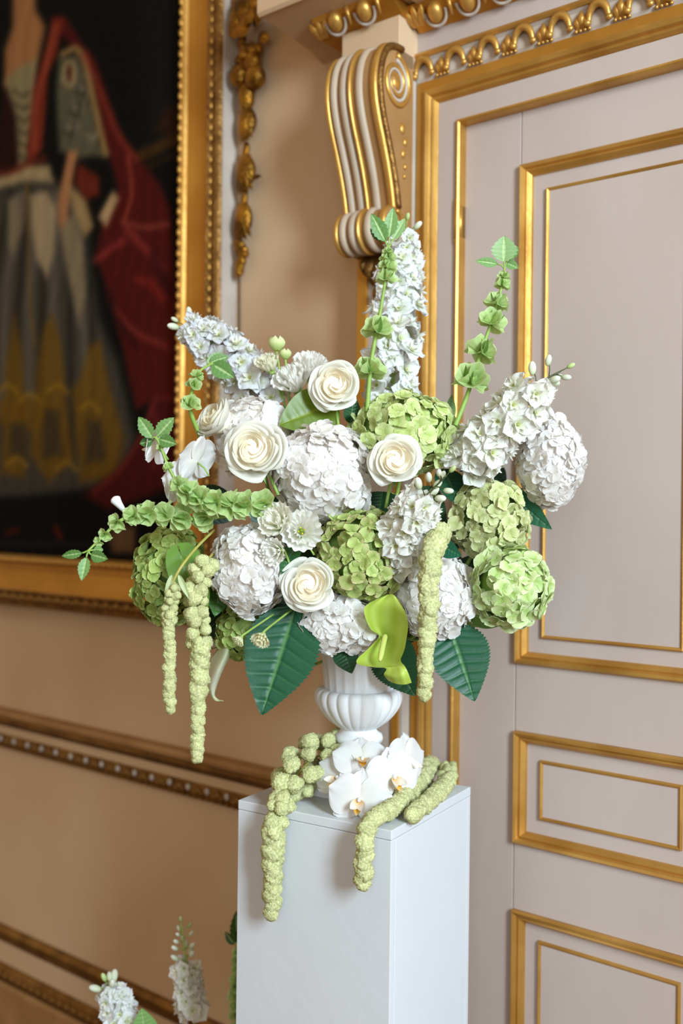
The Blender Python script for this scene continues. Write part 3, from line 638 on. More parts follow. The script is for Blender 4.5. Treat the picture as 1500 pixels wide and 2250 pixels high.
def leaf_vf(L, W, serr=0., nserr=18, fold=.15, droop=.2, veins=7, c=(40, 92, 52), cv=(120, 150, 80), nu=36, nv=16, p=.75, base=.03, peak=.42, twist=0., cs=None, quilt=.012, heart=0.):
    lc, lv = lin(c), lin(cv); ls = lin(cs) if cs else lc
    def w(u):
        q = u ** (math.log(.5) / math.log(peak)); return max(.001, math.sin(PI * min(.999, max(.001, q))) ** p) * (1 - .5 * u ** 3)
    def fn(u, v):
        x = 2 * v - 1; ww = W * w(u)
        if serr: ww *= 1 + serr * (1 - ((u * nserr) % 1)) * (abs(x) ** 6) - serr * .5 * abs(x) ** 6
        t = u - .22 * abs(x) * (1 - u); z = fold * abs(x) * W * w(u) - droop * L * u * u - quilt * L * abs(math.cos(PI * veins * t)) ** 6 * (1 - abs(x) ** 2) - quilt * 1.2 * L * max(0, 1 - abs(x) * 14)
        yy = L * u - heart * L * abs(x) * (1 - u) ** 3
        X_, Z_ = x * ww, z; a = twist * u
        return (X_ * math.cos(a) - Z_ * math.sin(a), yy, X_ * math.sin(a) + Z_ * math.cos(a))
    def cf(u, v):
        x = abs(2 * v - 1); t = u - .22 * x * (1 - u); ve = max(0, abs(math.cos(PI * veins * t)) - .975) / .025 * .28 * (1 - .4 * x); mid = .8 if x < .05 else 0.
        return lc + (lv - lc) * min(1, max(ve, mid)) + (ls - lc) * .3 * x
    return grid(fn, nu, nv, cfn=cf)
def place_leaf(vf, base, tip, side=None, roll=0.):
    # local y runs base to tip, local z faces the room
    yv = (tip - base).normalized(); zv = Vector((0, -1, 0)) if side is None else Vector(side); xv = yv.cross(zv).normalized(); zv = xv.cross(yv)
    q = Matrix.Rotation(roll, 3, yv); xv, zv = q @ xv, q @ zv
    return ([base + xv * a[0] + yv * a[1] + zv * a[2] for a in vf[0]],) + tuple(vf[1:])
def leaf_thing(name, label, b, t, wpx, cat='leaf', group=None, roll=0., mat='leaf', side=None, stem=False, **kw):
    B, T = P(*b), P(*t); L = (T - B).length; h = thing(name, label, cat, B, group)
    vf = leaf_vf(L, px(wpx, b[2]) / 2, **kw); mk('blade', place_leaf(vf, B, T, side, roll), M[mat], h, off=B)
    if stem: stem_to(h, B, None, .0025, 'stem', .02, 'petiole')
    return h
def bells(label, pts, nodes, leaves, group='stems of green bell flowers', stem_r=.0042, per=5):
    path = [P(*q) for q in pts]; base = path[0]; h = thing('bells_of_ireland', label, 'bell flower', base, group); N = 80; C_ = along(path, N)
    mk('stem', tube(C_, [stem_r * (1 - .6 * i / N) for i in range(N + 1)], 8), M['stem'], h, off=base)
    for q, (t, s) in enumerate(nodes):
        k = int(t * N); c = C_[k]; T = (C_[min(k + 1, N)] - C_[max(k - 1, 0)]).normalized(); x = T.orthogonal().normalized(); yv = T.cross(x); m = per if s > .006 else 5
        for i in range(m):
            a = i * 2 * PI / m + q * .6 + rng.uniform(-.15, .15); rd = x * math.cos(a) + yv * math.sin(a); nd = (rd + T * .55 + Vector(rng.normal(0, .1, 3))).normalized()
            link('bell', BELL[int(rng.integers(4))], h, c + rd * stem_r * .4 - base, zq(nd, rng.uniform(0, 6)), s * rng.uniform(.8, 1.12))
        for i in range(2):
            a = i * PI + q * .9; rd = x * math.cos(a) + yv * math.sin(a); B = c - T * s * .3
            v = leaf_vf(s * 1.7, s * .35, 0, 8, .3, .1, 3, (116, 150, 70), (150, 180, 100), 8, 4); mk('bract', place_leaf(v, B, B + (rd * .75 + T * .7) * s, rd), M['bell'], h, off=base)
    E_ = C_[N]
    for (b, t, w, c) in leaves:
        B = P(*b); Tt = P(*t); L = (Tt - B).length
        mk('petiole', tube(crom([E_ - (C_[N] - C_[N - 4]) * .5, (E_ + B) / 2, B], 4), .0013, 5), M['stem'], h, off=base)
        v = leaf_vf(L, px(w, b[2]) / 2, .30, 7, .25, .12, 5, c, (184, 206, 140), 21, 10, .6, peak=.48, quilt=.02); mk('leaf', place_leaf(v, B, Tt), M['leaf'], h, off=base)
    return h
def ruffle(R, layers, c0, c1, depth=.7, open_=.8):
    out = []
    for l in range(layers):
        for k in range(5):
            t = l / max(1, layers - 1); rt = R * (.35 + .65 * t); az = k * 1.2566 + l * .63; ph = rng.uniform(0, 6); zt = R * (.45 - .5 * t * open_)
            def fn(u, v, rt=rt, az=az, ph=ph, zt=zt):
                x = 2 * v - 1; r = rt * (.2 + .8 * u ** .8) * (1 - .16 * x ** 4) + R * .05 * math.sin(13 * x + ph) * u ** 3; a = az + x * .85 * (.5 + .5 * u); z = -R * depth + (zt + R * depth) * u + R * .075 * math.sin(15 * x + ph * 1.7) * u ** 3
                return (r * math.cos(a), r * math.sin(a), z)
            out.append(grid(fn, 8, 40, cfn=lambda u, v: lin(np.array(c0) * (1 - min(1, 1.9 * u)) + np.array(c1) * min(1, 1.9 * u))))
    return out
def lisianthus(label, x, y, d, R, axis, group=None, eye=True, stem_end=None, c0=(222, 226, 188), c1=(249, 248, 242), layers=3, open_=.8):
    c = P(x, y, d); h = thing('lisianthus', label, 'lisianthus', c, group); h.rotation_mode = 'QUATERNION'; h.rotation_quaternion = zq(axis, rng.uniform(0, 6)); R = 1.1 * px(R, d)
    for g_ in ruffle(R, layers, c0, c1, .8, open_): mk('petal', g_, M['rose_petal'], h)
    if eye:
        mk('pistil', ball((0, 0, R * .05), (R * .09, R * .09, R * .2), 6, 8), solid('pistil_green', (120, 150, 40), None), h)
        for k in range(4): mk('stamen', ball((R * .14 * math.cos(k * 1.57), R * .14 * math.sin(k * 1.57), 0), (R * .05, R * .05, R * .13), 5, 6), solid('stamen_yellow', (226, 200, 40), None), h)
    e = P(*stem_end) if stem_end else c + (UT - c).normalized() * .06; b = h.rotation_quaternion.inverted() @ (e - c)
    mk('calyx', ball((0, 0, -R * .75), (R * .28, R * .28, R * .3), 6, 10), M['stem'], h); mk('stem', tube(crom([(0, 0, -R * .8), (0, 0, -R * .8 - R * .6), b], 10), .0018, 6), M['stem'], h)
    return h
def orchid(label, x, y, d, R, axis, up=(0, 0, 1), pos=None, spread=1.):
    c = pos if pos is not None else P(x, y, d); h = thing('orchid', label, 'orchid', c, 'white moth orchids'); R = px(R, d)
    zv = Vector(axis).normalized(); xv = Vector(up).cross(zv).normalized(); yv = zv.cross(xv); h.rotation_mode = 'QUATERNION'
    h.rotation_quaternion = Matrix((xv, yv, zv)).transposed().to_quaternion()
    W1, W2 = (235, 232, 231), (236, 235, 234)
    for nm, a, L, W, lz in (('sepal', 0, .95, .36, -.05), ('sepal', 2.2, .92, .34, -.05), ('sepal', -2.2, .92, .34, -.05), ('petal', 1.30, 1.02, .64, .05), ('petal', -1.30, 1.02, .64, .05)):
        v = petal_grid(R * L, R * W, -.10 if nm == 'petal' else .1, .12, .04, .0, .03, 10, 10, .1 * spread, rng.uniform(0, 6), (240, 236, 226), W1, W2, .5)
        mk(nm, rotz(v, a, 0, 0, R * lz), M['orchid'], h)
    for sg in (-1, 1):
        v = petal_grid(R * .30, R * .14, .5, -.5, .1, .1, .0, 5, 4, .8, 0, (240, 190, 70), (248, 240, 230)); mk('lip_lobe', rotz(v, PI + sg * .75, 0, -R * .02, R * .06), M['orchid'], h)
    v = petal_grid(R * .42, R * .13, .5, -.3, .2, .3, .0, 6, 4, .35, 0, (214, 110, 24), (240, 190, 60), (250, 240, 225)); mk('lip', rotz(v, PI, 0, -R * .02, R * .05), M['orchid'], h)
    mk('column', ball((0, R * .02, R * .12), (R * .06, R * .08, R * .12), 6, 8), M['urn'], h)
    mk('stem', tube([(0, 0, 0), (0, -R * .1, -R * .35), (0, -R * .3, -R * .6)], .0015, 6), M['stem'], h)
    return h
def bumpy(k):
    import bmesh
    bm = bmesh.new(); bmesh.ops.create_icosphere(bm, subdivisions=4, radius=1); n = 210; i = np.arange(n); z = 1 - 2 * (i + .5) / n; a = PI * (3 - 5 ** .5) * i + k
    pts = np.stack([np.sqrt(1 - z * z) * np.cos(a), np.sqrt(1 - z * z) * np.sin(a), z], 1) + rng.normal(0, .035, (n, 3)); pts /= np.linalg.norm(pts, axis=1)[:, None]; hgt = rng.uniform(.6, 1.2, n)
    co = np.array([q.co for q in bm.verts]); D_ = co @ pts.T; b = D_.argmax(1); ang = np.arccos(np.clip(D_.max(1), -1, 1)); hh = np.sqrt(np.clip(1 - (ang / .127) ** 2, 0, 1)) * hgt[b]
    lobe = 1 + .07 * np.sin(co @ rng.normal(0, 3, 3) + k) + .06 * np.sin(co @ rng.normal(0, 4, 3)); cw = co * (lobe * (.90 + .15 * hh))[:, None]
    f = [tuple(q.index for q in p.verts) for p in bm.faces]; bm.free(); A, B = lin((168, 172, 108)), lin((220, 218, 168))
    return mesh('flower_cluster', cw.tolist(), f, M['amaranth'], A + (B - A) * hh[:, None])
BUMP = [bumpy(k) for k in range(4)]
def amaranthus(label, pts, spec, stem_pts=None, world=False, group='hanging amaranthus tassels', down=None):
    path = [q if isinstance(q, Vector) else P(*q) for q in pts]; base = path[0]; h = thing('amaranthus', label, 'amaranthus', base, group); N = 160; C_ = along(path, N)
    seg = np.cumsum([0] + [(C_[i + 1] - C_[i]).length for i in range(N)]); tot = seg[-1]
    mk('stem', tube(C_, .0022, 6), M['stem_ochre'], h, off=base)
    if stem_pts: mk('stem', tube(crom([q if isinstance(q, Vector) else P(*q) for q in stem_pts], 14), .0024, 6), M['stem_ochre'], h, off=base)
    s = 0.
    while s < tot:
        t = s / tot; r, loose = spec(t); k = int(np.searchsorted(seg, s)); c = C_[min(k, N)]; T = (C_[min(k + 1, N)] - C_[max(k - 1, 0)]).normalized(); x = T.orthogonal().normalized(); yv = T.cross(x)
        m = 1 if loose < .3 else (3 if loose < .9 else 5); a0 = rng.uniform(0, 6)
        for i in range(m):
            a = a0 + i * 2 * PI / m + rng.uniform(-.4, .4); rr = r * (1 if m == 1 else rng.uniform(.50, .68) * (1 if m < 5 else .82)); o_ = (x * math.cos(a) + yv * math.sin(a)) * (r * (.12 if m == 1 else loose))
            link('flower_cluster', BUMP[int(rng.integers(4))], h, c + o_ + T * rng.uniform(-.2, .2) * r - base, Quaternion(Vector(rng.normal(0, 1, 3)).normalized(), rng.uniform(0, 6)), (rr * rng.uniform(.9, 1.1), rr * rng.uniform(.9, 1.1), rr))
        s += r * (.62 if m == 1 else .85)
    return h
def patch(rows, nu=24, nv=16, cfn=None):
    cols = [crom([P(*p) for p in r], nv) for r in rows]; G = [crom([c[j] for c in cols], nu) for j in range(nv + 1)]
    return grid(lambda u, v: Vector(G[round(v * nv)][round(u * nu)]), nu, nv, cfn=cfn)

# ------------------------------------------------------------------ the arrangement
cw_, cg_, cd_ = (236, 230, 222), (120, 146, 64), (92, 116, 50)
hydrangea('large white hydrangea at the centre of the arrangement between two cream roses', 708, 1042, 1.67, 112, 106, WHITE, cw_, 175, .0150)
hydrangea('white hydrangea half hidden behind the roses at upper left', 562, 962, 1.74, 92, 92, WHITE, cw_, 110, .0145)
hydrangea('bright lime green hydrangea below the tall green bell stem', 890, 950, 1.71, 122, 90, GREEN, cg_, 130, .0150)
hydrangea('white hydrangea sticking out furthest right in front of the door', 1208, 1015, 1.70, 70, 98, WHITE, cw_, 140, .0145)
hydrangea('blush white hydrangea left of the lowest rose above the big leaf', 548, 1247, 1.63, 84, 99, WHITE, cw_, 150, .0135)
hydrangea('green hydrangea with pink tinged petals in the front middle', 797, 1218, 1.65, 106, 102, BLUSH, cd_, 165, .0125)
hydrangea('olive green hydrangea below the right white delphinium', 1072, 1140, 1.70, 88, 90, OLIVE, cd_, 135, .0125)
hydrangea('pale lime hydrangea with open petals at the lower right edge', 1122, 1288, 1.64, 86, 90, PALE, cg_, 95, .0165)
hydrangea('white hydrangea behind the hanging tassel at lower right', 958, 1312, 1.67, 86, 96, WHITE, cw_, 140, .0140)
hydrangea('white hydrangea at the bottom resting on the urn rim', 740, 1370, 1.665, 100, 68, WHITE, cw_, 125, .0140)
hydrangea('deep green hydrangea at the far left behind the thin tassel', 376, 1265, 1.71, 84, 108, GREEN2, cd_, 165, .0130)
hydrangea('small green hydrangea under the blush one above the calla lily', 532, 1386, 1.70, 56, 60, GREEN2, cd_, 70, .0125)
rose('open cream rose topmost of the roses beside a glossy green spathe', 735, 845, 1.66, 53, (.02, -1, .10))
rose('cream rose turned away to the left, highest on the left side', 472, 918, 1.69, 50, (-.62, -.45, .42), open_=.12)
rose('largest cream rose with loose outer petals left of the central hydrangea', 556, 988, 1.60, 63, (-.18, -.95, .22))
rose('open cream rose between central hydrangea and lime hydrangea', 868, 1010, 1.59, 55, (.0, -1, .12))
rose('lowest cream rose beside the pink tinged hydrangea', 678, 1284, 1.575, 57, (-.05, -1, .06))
delphinium('tall white delphinium spike standing behind the upright bell stem', [(862, 900, 1.78), (866, 740, 1.79), (878, 600, 1.80), (892, 500, 1.80)], 84, .0240, .060, DW, 6, .92)
delphinium('pale lilac delphinium spike leaning out to the upper left', [(610, 890, 1.79), (520, 800, 1.80), (455, 745, 1.81), (405, 715, 1.82)], 78, .0225, .060, DB, 4, .93)
delphinium('white delphinium with dark twig and buds at right above the hydrangea', [(1015, 1030, 1.68), (1070, 970, 1.66), (1130, 900, 1.64), (1190, 840, 1.63), (1232, 815, 1.63)], 44, .026, .058, DC, 7, .70, stem='stem_dark', bsize=.0105)
delphinium('cream delphinium drooping forward in front of the right roses', [(888, 1245, 1.63), (900, 1170, 1.59), (925, 1105, 1.56), (980, 1045, 1.54)], 42, .0235, .048, DC, 9, .70, stem='stem_dark')
delphinium('small lilac delphinium tip peeking out above the calla lily', [(520, 1350, 1.76), (495, 1385, 1.76), (478, 1425, 1.76)], 16, .021, .036, DB, 2, .95)
def bl(*a): return a
G1, G2, G3 = (112, 150, 84), (92, 132, 66), (136, 168, 108)
bells('upright green bell flower stem in front of the tall delphinium', [(806, 905, 1.68), (815, 800, 1.69), (836, 680, 1.70), (850, 590, 1.70), (853, 545, 1.70)], [(.22, .0205), (.40, .0200), (.68, .0130), (.77, .0125), (.87, .010), (.94, .007)],
      [((846, 530, 1.70), (816, 468, 1.69), 34, G2), ((855, 520, 1.70), (864, 455, 1.69), 30, G1), ((864, 525, 1.70), (890, 478, 1.70), 24, G3), ((846, 528, 1.71), (812, 500, 1.72), 26, (60, 104, 56))])
bells('separate green bell flower stem rising against the pale door', [(1000, 935, 1.67), (1022, 880, 1.67), (1050, 795, 1.66), (1078, 710, 1.66), (1102, 630, 1.66), (1108, 585, 1.66)], [(.30, .0245), (.45, .0205), (.60, .0175), (.71, .0145), (.82, .010), (.89, .007)],
      [((1106, 575, 1.66), (1108, 518, 1.65), 56, G3), ((1092, 580, 1.66), (1046, 572, 1.65), 22, G1), ((1112, 578, 1.67), (1138, 588, 1.66), 22, G1), ((1114, 572, 1.67), (1140, 540, 1.68), 22, G2)])
bells('long green bell flower stem reaching furthest left and drooping', [(520, 1130, 1.62), (420, 1140, 1.59), (330, 1128, 1.56), (268, 1142, 1.54), (225, 1180, 1.53), (192, 1212, 1.52)], [(.14, .0165), (.24, .0170), (.33, .0165), (.42, .0155), (.52, .0130), (.645, .0110), (.77, .0085), (.86, .006)],
      [((180, 1215, 1.52), (134, 1222, 1.52), 20, G2), ((190, 1225, 1.52), (178, 1275, 1.51), 26, G1), ((200, 1218, 1.52), (234, 1228, 1.51), 28, G2), ((205, 1208, 1.52), (228, 1208, 1.53), 18, G1)])
bells('arching green bell flower stem climbing past the left orchids', [(600, 1108, 1.60), (530, 1110, 1.58), (460, 1102, 1.565), (405, 1078, 1.56), (372, 1030, 1.56), (350, 975, 1.56), (340, 960, 1.56)], [(.06, .0175), (.15, .0175), (.23, .0180), (.31, .0180), (.39, .0170), (.47, .0150), (.56, .0110), (.68, .0065), (.80, .005)],
      [((335, 962, 1.56), (303, 915, 1.56), 32, G1), ((346, 958, 1.56), (380, 918, 1.55), 34, G1), ((350, 965, 1.56), (386, 975, 1.55), 30, G2), ((336, 968, 1.57), (306, 975, 1.57), 24, (70, 112, 56))])
bells('small curling green bell flower stem beside the painting frame', [(440, 960, 1.70), (418, 900, 1.68), (424, 850, 1.67), (440, 815, 1.67), (468, 798, 1.67)], [(.30, .0130), (.52, .0105), (.66, .0085)],
      [((466, 800, 1.67), (512, 828, 1.66), 40, G2), ((462, 797, 1.67), (502, 782, 1.67), 26, G1), ((455, 800, 1.67), (485, 772, 1.68), 18, G3)])
lisianthus('white lisianthus with yellow eye facing front below the central hydrangea', 662, 1166, 1.57, 42, (.05, -1, .12), 'small frilled white blooms')
lisianthus('creamy frilled lisianthus above left of the yellow eyed one', 606, 1142, 1.57, 38, (-.4, -.8, .4), 'small frilled white blooms', False, None, (214, 222, 168), (248, 246, 234), 3, .6)
lisianthus('small frilled lisianthus below left of the yellow eyed one', 600, 1212, 1.56, 29, (-.45, -.8, -.05), 'small frilled white blooms', False, None, (228, 230, 200), (249, 248, 242), 3, .6)
lisianthus('frilled white lisianthus just left of the topmost rose', 640, 828, 1.73, 42, (-.3, -.6, .6), 'small frilled white blooms', False, (680, 980, 1.78), (238, 238, 222), (249, 247, 242), 3, .7)
lisianthus('frilled white lisianthus above and behind the topmost rose', 682, 796, 1.75, 36, (.1, -.6, .7), 'small frilled white blooms', False, (700, 980, 1.78), (238, 238, 222), (249, 247, 242), 3, .7)
lisianthus('half open greenish lisianthus below the two round buds', 588, 796, 1.73, 27, (-.3, -.5, .7), 'small frilled white blooms', False, (660, 980, 1.78), (176, 196, 110), (242, 240, 220), 3, .3)
lisianthus('tiny cream bloom hanging on a thin stem over the big leaf', 572, 1406, 1.53, 20, (-.3, -.7, -.6), 'small frilled white blooms', False, (640, 1340, 1.62), (190, 205, 130), (240, 238, 205), 3, .6)
lisianthus('tiniest cream bud flower left of the one hanging over the leaf', 524, 1408, 1.55, 13, (-.5, -.5, -.6), 'small frilled white blooms', False, (600, 1350, 1.62), (180, 198, 120), (236, 236, 200), 3, .4)
for (x, y, r, l) in ((608, 754, 17, 'round green lisianthus bud, the topmost one at upper left'), (627, 777, 12, 'smaller green lisianthus bud just under the topmost bud')):
    c = P(x, y, 1.73); h = thing('lisianthus_bud', l, 'bud', c, 'green lisianthus buds'); R = px(r, 1.73)
    for k in range(7):
        v = petal_grid(R * 1.9, R * .75, 1.0, 0, .1, .3, .03, 7, 5, 0, k, (170, 192, 104), (212, 220, 160), (226, 230, 190))
        pts_ = []
        for q in v[0]:
            u = (q[1] / (R * 1.9)); a = k * .9 + q[0] / R * .8; rr = R * (.15 + .9 * math.sin(PI * (.05 + .85 * u)) ** .8) * (1 + .02 * k); pts_.append((rr * math.cos(a), rr * math.sin(a), -R + 1.95 * R * u))
        mk('petal', (pts_, v[1], v[2]), M['bud'], h)
    stem_to(h, c - Vector((0, 0, R)), P(655, 960, 1.78), .0018)
orchid('white orchid bloom furthest left seen edge on before the painting', 345, 985, 1.60, 56, (-.85, .25, .25), (.15, 0, 1))
orchid('white orchid bloom seen from the side below the left cream rose', 432, 1015, 1.62, 66, (-.80, .40, .3), (.1, -.2, 1))
orchid('blush white orchid tucked under the arching bell flower stem', 398, 1058, 1.61, 66, (-.70, .35, .1), (-.5, 0, 1))
orchid('front orchid on the plinth showing an orange lip', 0, 0, 1.63, 72, (-.12, -1, .18), (.12, .1, 1), Pz(789, 1758, 1.178))
orchid('orchid right of the front one on the plinth with yellow lip', 0, 0, 1.66, 70, (.42, -.85, .18), (-.15, .1, 1), Pz(862, 1708, 1.205))
orchid('orchid leaning on the urn foot to the left of the pair', 0, 0, 1.68, 66, (-.5, -.7, .45), (.35, .2, 1), Pz(745, 1712, 1.20))
orchid('topmost orchid against the urn foot', 0, 0, 1.69, 66, (.05, -.72, .7), (0, .4, 1), P(795, 1672, 1.685))
orchid('rightmost orchid petal upright behind the pair on the plinth', 0, 0, 1.71, 66, (.75, -.6, .2), (.1, .1, 1), P(892, 1672, 1.71))
o = thing('orchid_bud', 'slim white orchid bud poking out left above the drooping stem', 'bud', P(262, 1103, 1.57), 'orchid buds')
mk('bud', tube(crom([P(250, 1092, 1.57), P(258, 1104, 1.57), P(275, 1125, 1.58)], 8), [.003, .007, .0085, .008, .007, .006, .005, .004, .003], 10), M['urn'], o, off=o.location)

# tassels
def sp_thin(t): return (px(14, 1.55) * (1.25 if t < .28 else 1.0 - .05 * t) * (1 if t < .96 else .85), .55 if t < .22 else .12)
amaranthus('thin hanging tassel, the leftmost, in front of the green hydrangea', [(384, 1290, 1.55), (372, 1345, 1.55), (372, 1450, 1.55), (373, 1560, 1.55)], sp_thin, [(470, 1165, 1.62), (430, 1205, 1.58), (395, 1250, 1.55), (376, 1290, 1.55), (370, 1330, 1.55)])
def sp_long(t): return (px(26, 1.56) * (1. if t < .42 else max(.56, 1 - 1.3 * (t - .42))), .62 if t < .42 else .15)
amaranthus('longest hanging tassel with knobbly clusters at lower left', [(452, 1235, 1.58), (430, 1300, 1.565), (432, 1360, 1.56), (438, 1420, 1.56), (436, 1530, 1.56), (432, 1668, 1.56)], sp_long, [(480, 1205, 1.62), (452, 1235, 1.58), (440, 1265, 1.57)])
def sp_right(t): return (px(24, 1.53) * (1.1 - .48 * t), .12)
amaranthus('hanging tassel at right in front of the white hydrangea', [(962, 1175, 1.56), (948, 1215, 1.54), (943, 1300, 1.53), (937, 1420, 1.53), (932, 1528, 1.53)], sp_right)
def sp_pl(t): return (px(40, 1.68) if t < .42 else px(25, 1.65) * (1.15 - .45 * (t - .45) / .55), 1.0 if t < .36 else (.5 if t < .56 else .12))
amaranthus('knobbly tassel draped over the left front edge of the plinth', [P(738, 1658, 1.775), P(690, 1665, 1.74), P(652, 1705, 1.705), P(625, 1752, 1.67), P(606, 1800, 1.645), P(598, 1880, 1.645), P(598, 2008, 1.648)], sp_pl, group='tassels lying on the plinth')
def sp_pm(t): return (px(22, 1.62) * (1.05 - .2 * t), .12)
amaranthus('smooth tassel trailing down the plinth front at its middle', [Pz(948, 1680, 1.172), Pz(898, 1742, 1.170), Pz(845, 1784, 1.170), P(812, 1812, 1.565), P(800, 1850, 1.548), P(799, 1900, 1.55), P(797, 1950, 1.553)], sp_pm, group='tassels lying on the plinth')
def sp_pr(t): return (px(19, 1.7) * (1.1 - .2 * t), .55 if t < .25 else .12)
amaranthus('short tassel lying on the right edge of the plinth top', [Pz(986, 1690, 1.168), Pz(978, 1724, 1.164), Pz(944, 1758, 1.163), Pz(902, 1792, 1.162)], sp_pr, group='tassels lying on the plinth')
o = [q for q in bpy.data.objects if q.get('label', '').startswith('thin hanging')][0]
for b, t in (((378, 1262, 1.55), (362, 1318, 1.54)), ((392, 1262, 1.55), (412, 1310, 1.54))):
    mk('strap_leaf', place_leaf(leaf_vf(px(62, 1.55), px(7, 1.55), 0, 1, .3, .1, 2, (170, 184, 130), (200, 206, 160), 12, 4), P(*b), P(*t)), M['leaf'], o, off=o.location)

# leaves, spathes, calla
LK = dict(serr=.11, nserr=24, fold=.10, droop=.06, veins=8, nu=96, nv=22, p=.62, peak=.42)
DG, DV = (22, 78, 50), (92, 138, 80)
leaf_thing('hydrangea_leaf', 'large dark green serrated leaf hanging left of the urn', (648, 1335, 1.64), (573, 1568, 1.58), 166, c=DG, cv=DV, roll=.15, stem=True, **LK)
leaf_thing('hydrangea_leaf', 'large dark green leaf hanging at right under the white hydrangea', (986, 1372, 1.66), (1043, 1537, 1.60), 136, c=DG, cv=DV, roll=-.1, stem=True, **LK)
leaf_thing('hydrangea_leaf', 'dark leaf behind the curled lime spathe on the urn', (838, 1400, 1.70), (908, 1528, 1.65), 112, c=(22, 62, 34), cv=(60, 100, 50), roll=.3, stem=True, **LK)
leaf_thing('hydrangea_leaf', 'pointed green leaf beside the olive hydrangea at far right', (1105, 1072, 1.73), (1208, 1164, 1.69), 62, c=(48, 104, 76), cv=DV, roll=.5, stem=True, **LK)
leaf_thing('hydrangea_leaf', 'dark leaf between the lime and olive hydrangeas', (975, 1030, 1.72), (1012, 1112, 1.68), 78, c=(28, 74, 48), cv=DV, roll=-.5, stem=True, **LK)
leaf_thing('hydrangea_leaf', 'small dark leaf tip over the urn rim', (752, 1420, 1.66), (772, 1478, 1.63), 58, c=(24, 66, 36), cv=(60, 100, 50), **LK)
leaf_thing('hydrangea_leaf', 'mid green leaf under the pale lime hydrangea', (1030, 1350, 1.68), (1104, 1374, 1.65), 50, c=(108, 148, 70), cv=(150, 180, 100), roll=.6, **LK)
leaf_thing('hydrangea_leaf', 'green leaf behind the longest hanging tassel', (490, 1240, 1.66), (474, 1352, 1.62), 84, c=(62, 104, 40), cv=(110, 140, 60), roll=-.4, **LK)
leaf_thing('hydrangea_leaf', 'narrow leaf tip above the lime hydrangea', (985, 930, 1.72), (993, 866, 1.72), 26, c=(112, 142, 84), cv=DV, **LK)
leaf_thing('hydrangea_leaf', 'small teal leaf beside the top of the right tassel', (962, 1195, 1.62), (1012, 1222, 1.60), 44, c=(34, 98, 72), cv=DV, roll=.4, **LK)
leaf_thing('hydrangea_leaf', 'green leaf below the small frilled lisianthus', (650, 1195, 1.62), (618, 1258, 1.58), 44, c=(44, 92, 48), cv=DV, roll=.3, **LK)
leaf_thing('hydrangea_leaf', 'dark leaf beside the tall bell stem behind the topmost rose', (770, 930, 1.72), (778, 868, 1.71), 40, c=(38, 84, 44), cv=DV, roll=.3, **LK)
WHERE = ('below the deep green hydrangea at lower left', 'left of the central white hydrangea under the bells', 'right of the central white hydrangea under a rose', 'between the blush hydrangea and the lowest rose', 'behind the cream drooping delphinium', 'between the lower right white and pale lime hydrangeas', 'behind the curled lime spathe above the urn', 'behind the arching bell stem at left', 'between central and pink tinged hydrangeas', 'between the olive and pale lime hydrangeas', 'behind the lowest rose above the urn', 'between right delphinium and olive hydrangea')
for wi, (b, t, w) in enumerate((((470, 1330, 1.73), (500, 1420, 1.70), 80), ((600, 1090, 1.72), (560, 1160, 1.70), 90), ((840, 1080, 1.70), (830, 1140, 1.68), 90), ((620, 1300, 1.72), (600, 1370, 1.70), 90), ((900, 1090, 1.72), (980, 1150, 1.70), 100), ((1010, 1230, 1.74), (1060, 1300, 1.71), 90), ((860, 1330, 1.72), (850, 1420, 1.70), 100), ((500, 1080, 1.74), (440, 1150, 1.72), 100), ((780, 1090, 1.72), (760, 1150, 1.70), 80), ((1090, 1200, 1.74), (1120, 1240, 1.72), 70), ((680, 1340, 1.72), (660, 1400, 1.71), 80), ((1060, 1040, 1.76), (1110, 1080, 1.75), 80))):
    leaf_thing('filler_leaf', 'dark leaf ' + WHERE[wi], b, t, w, group='dark filler leaves between the blooms', c=(26, 62, 32), cv=(56, 96, 48), roll=rng.uniform(-.4, .4), **LK)
SM = dict(fold=.06, droop=.08, veins=5, nu=30, nv=18, p=.5, peak=.36, quilt=.008, heart=.25)
leaf_thing('anthurium', 'glossy olive green spathe tucked under the topmost rose', (716, 892, 1.70), (616, 930, 1.67), 104, 'anthurium', 'green anthurium spathes', .1, 'waxy', c=(104, 128, 30), cv=(140, 156, 56), stem=True, **SM)
leaf_thing('anthurium', 'glossy green spathe half hidden behind the left tassels', (400, 1225, 1.62), (450, 1352, 1.60), 86, 'anthurium', 'green anthurium spathes', -.2, 'waxy', c=(106, 146, 44), cv=(140, 170, 70), **SM)
an = thing('anthurium', 'large lime green curled spathe hanging over the urn front', 'anthurium', P(845, 1400, 1.60), 'green anthurium spathes')
lc1, lc2 = lin((180, 202, 78)), lin((200, 218, 114))
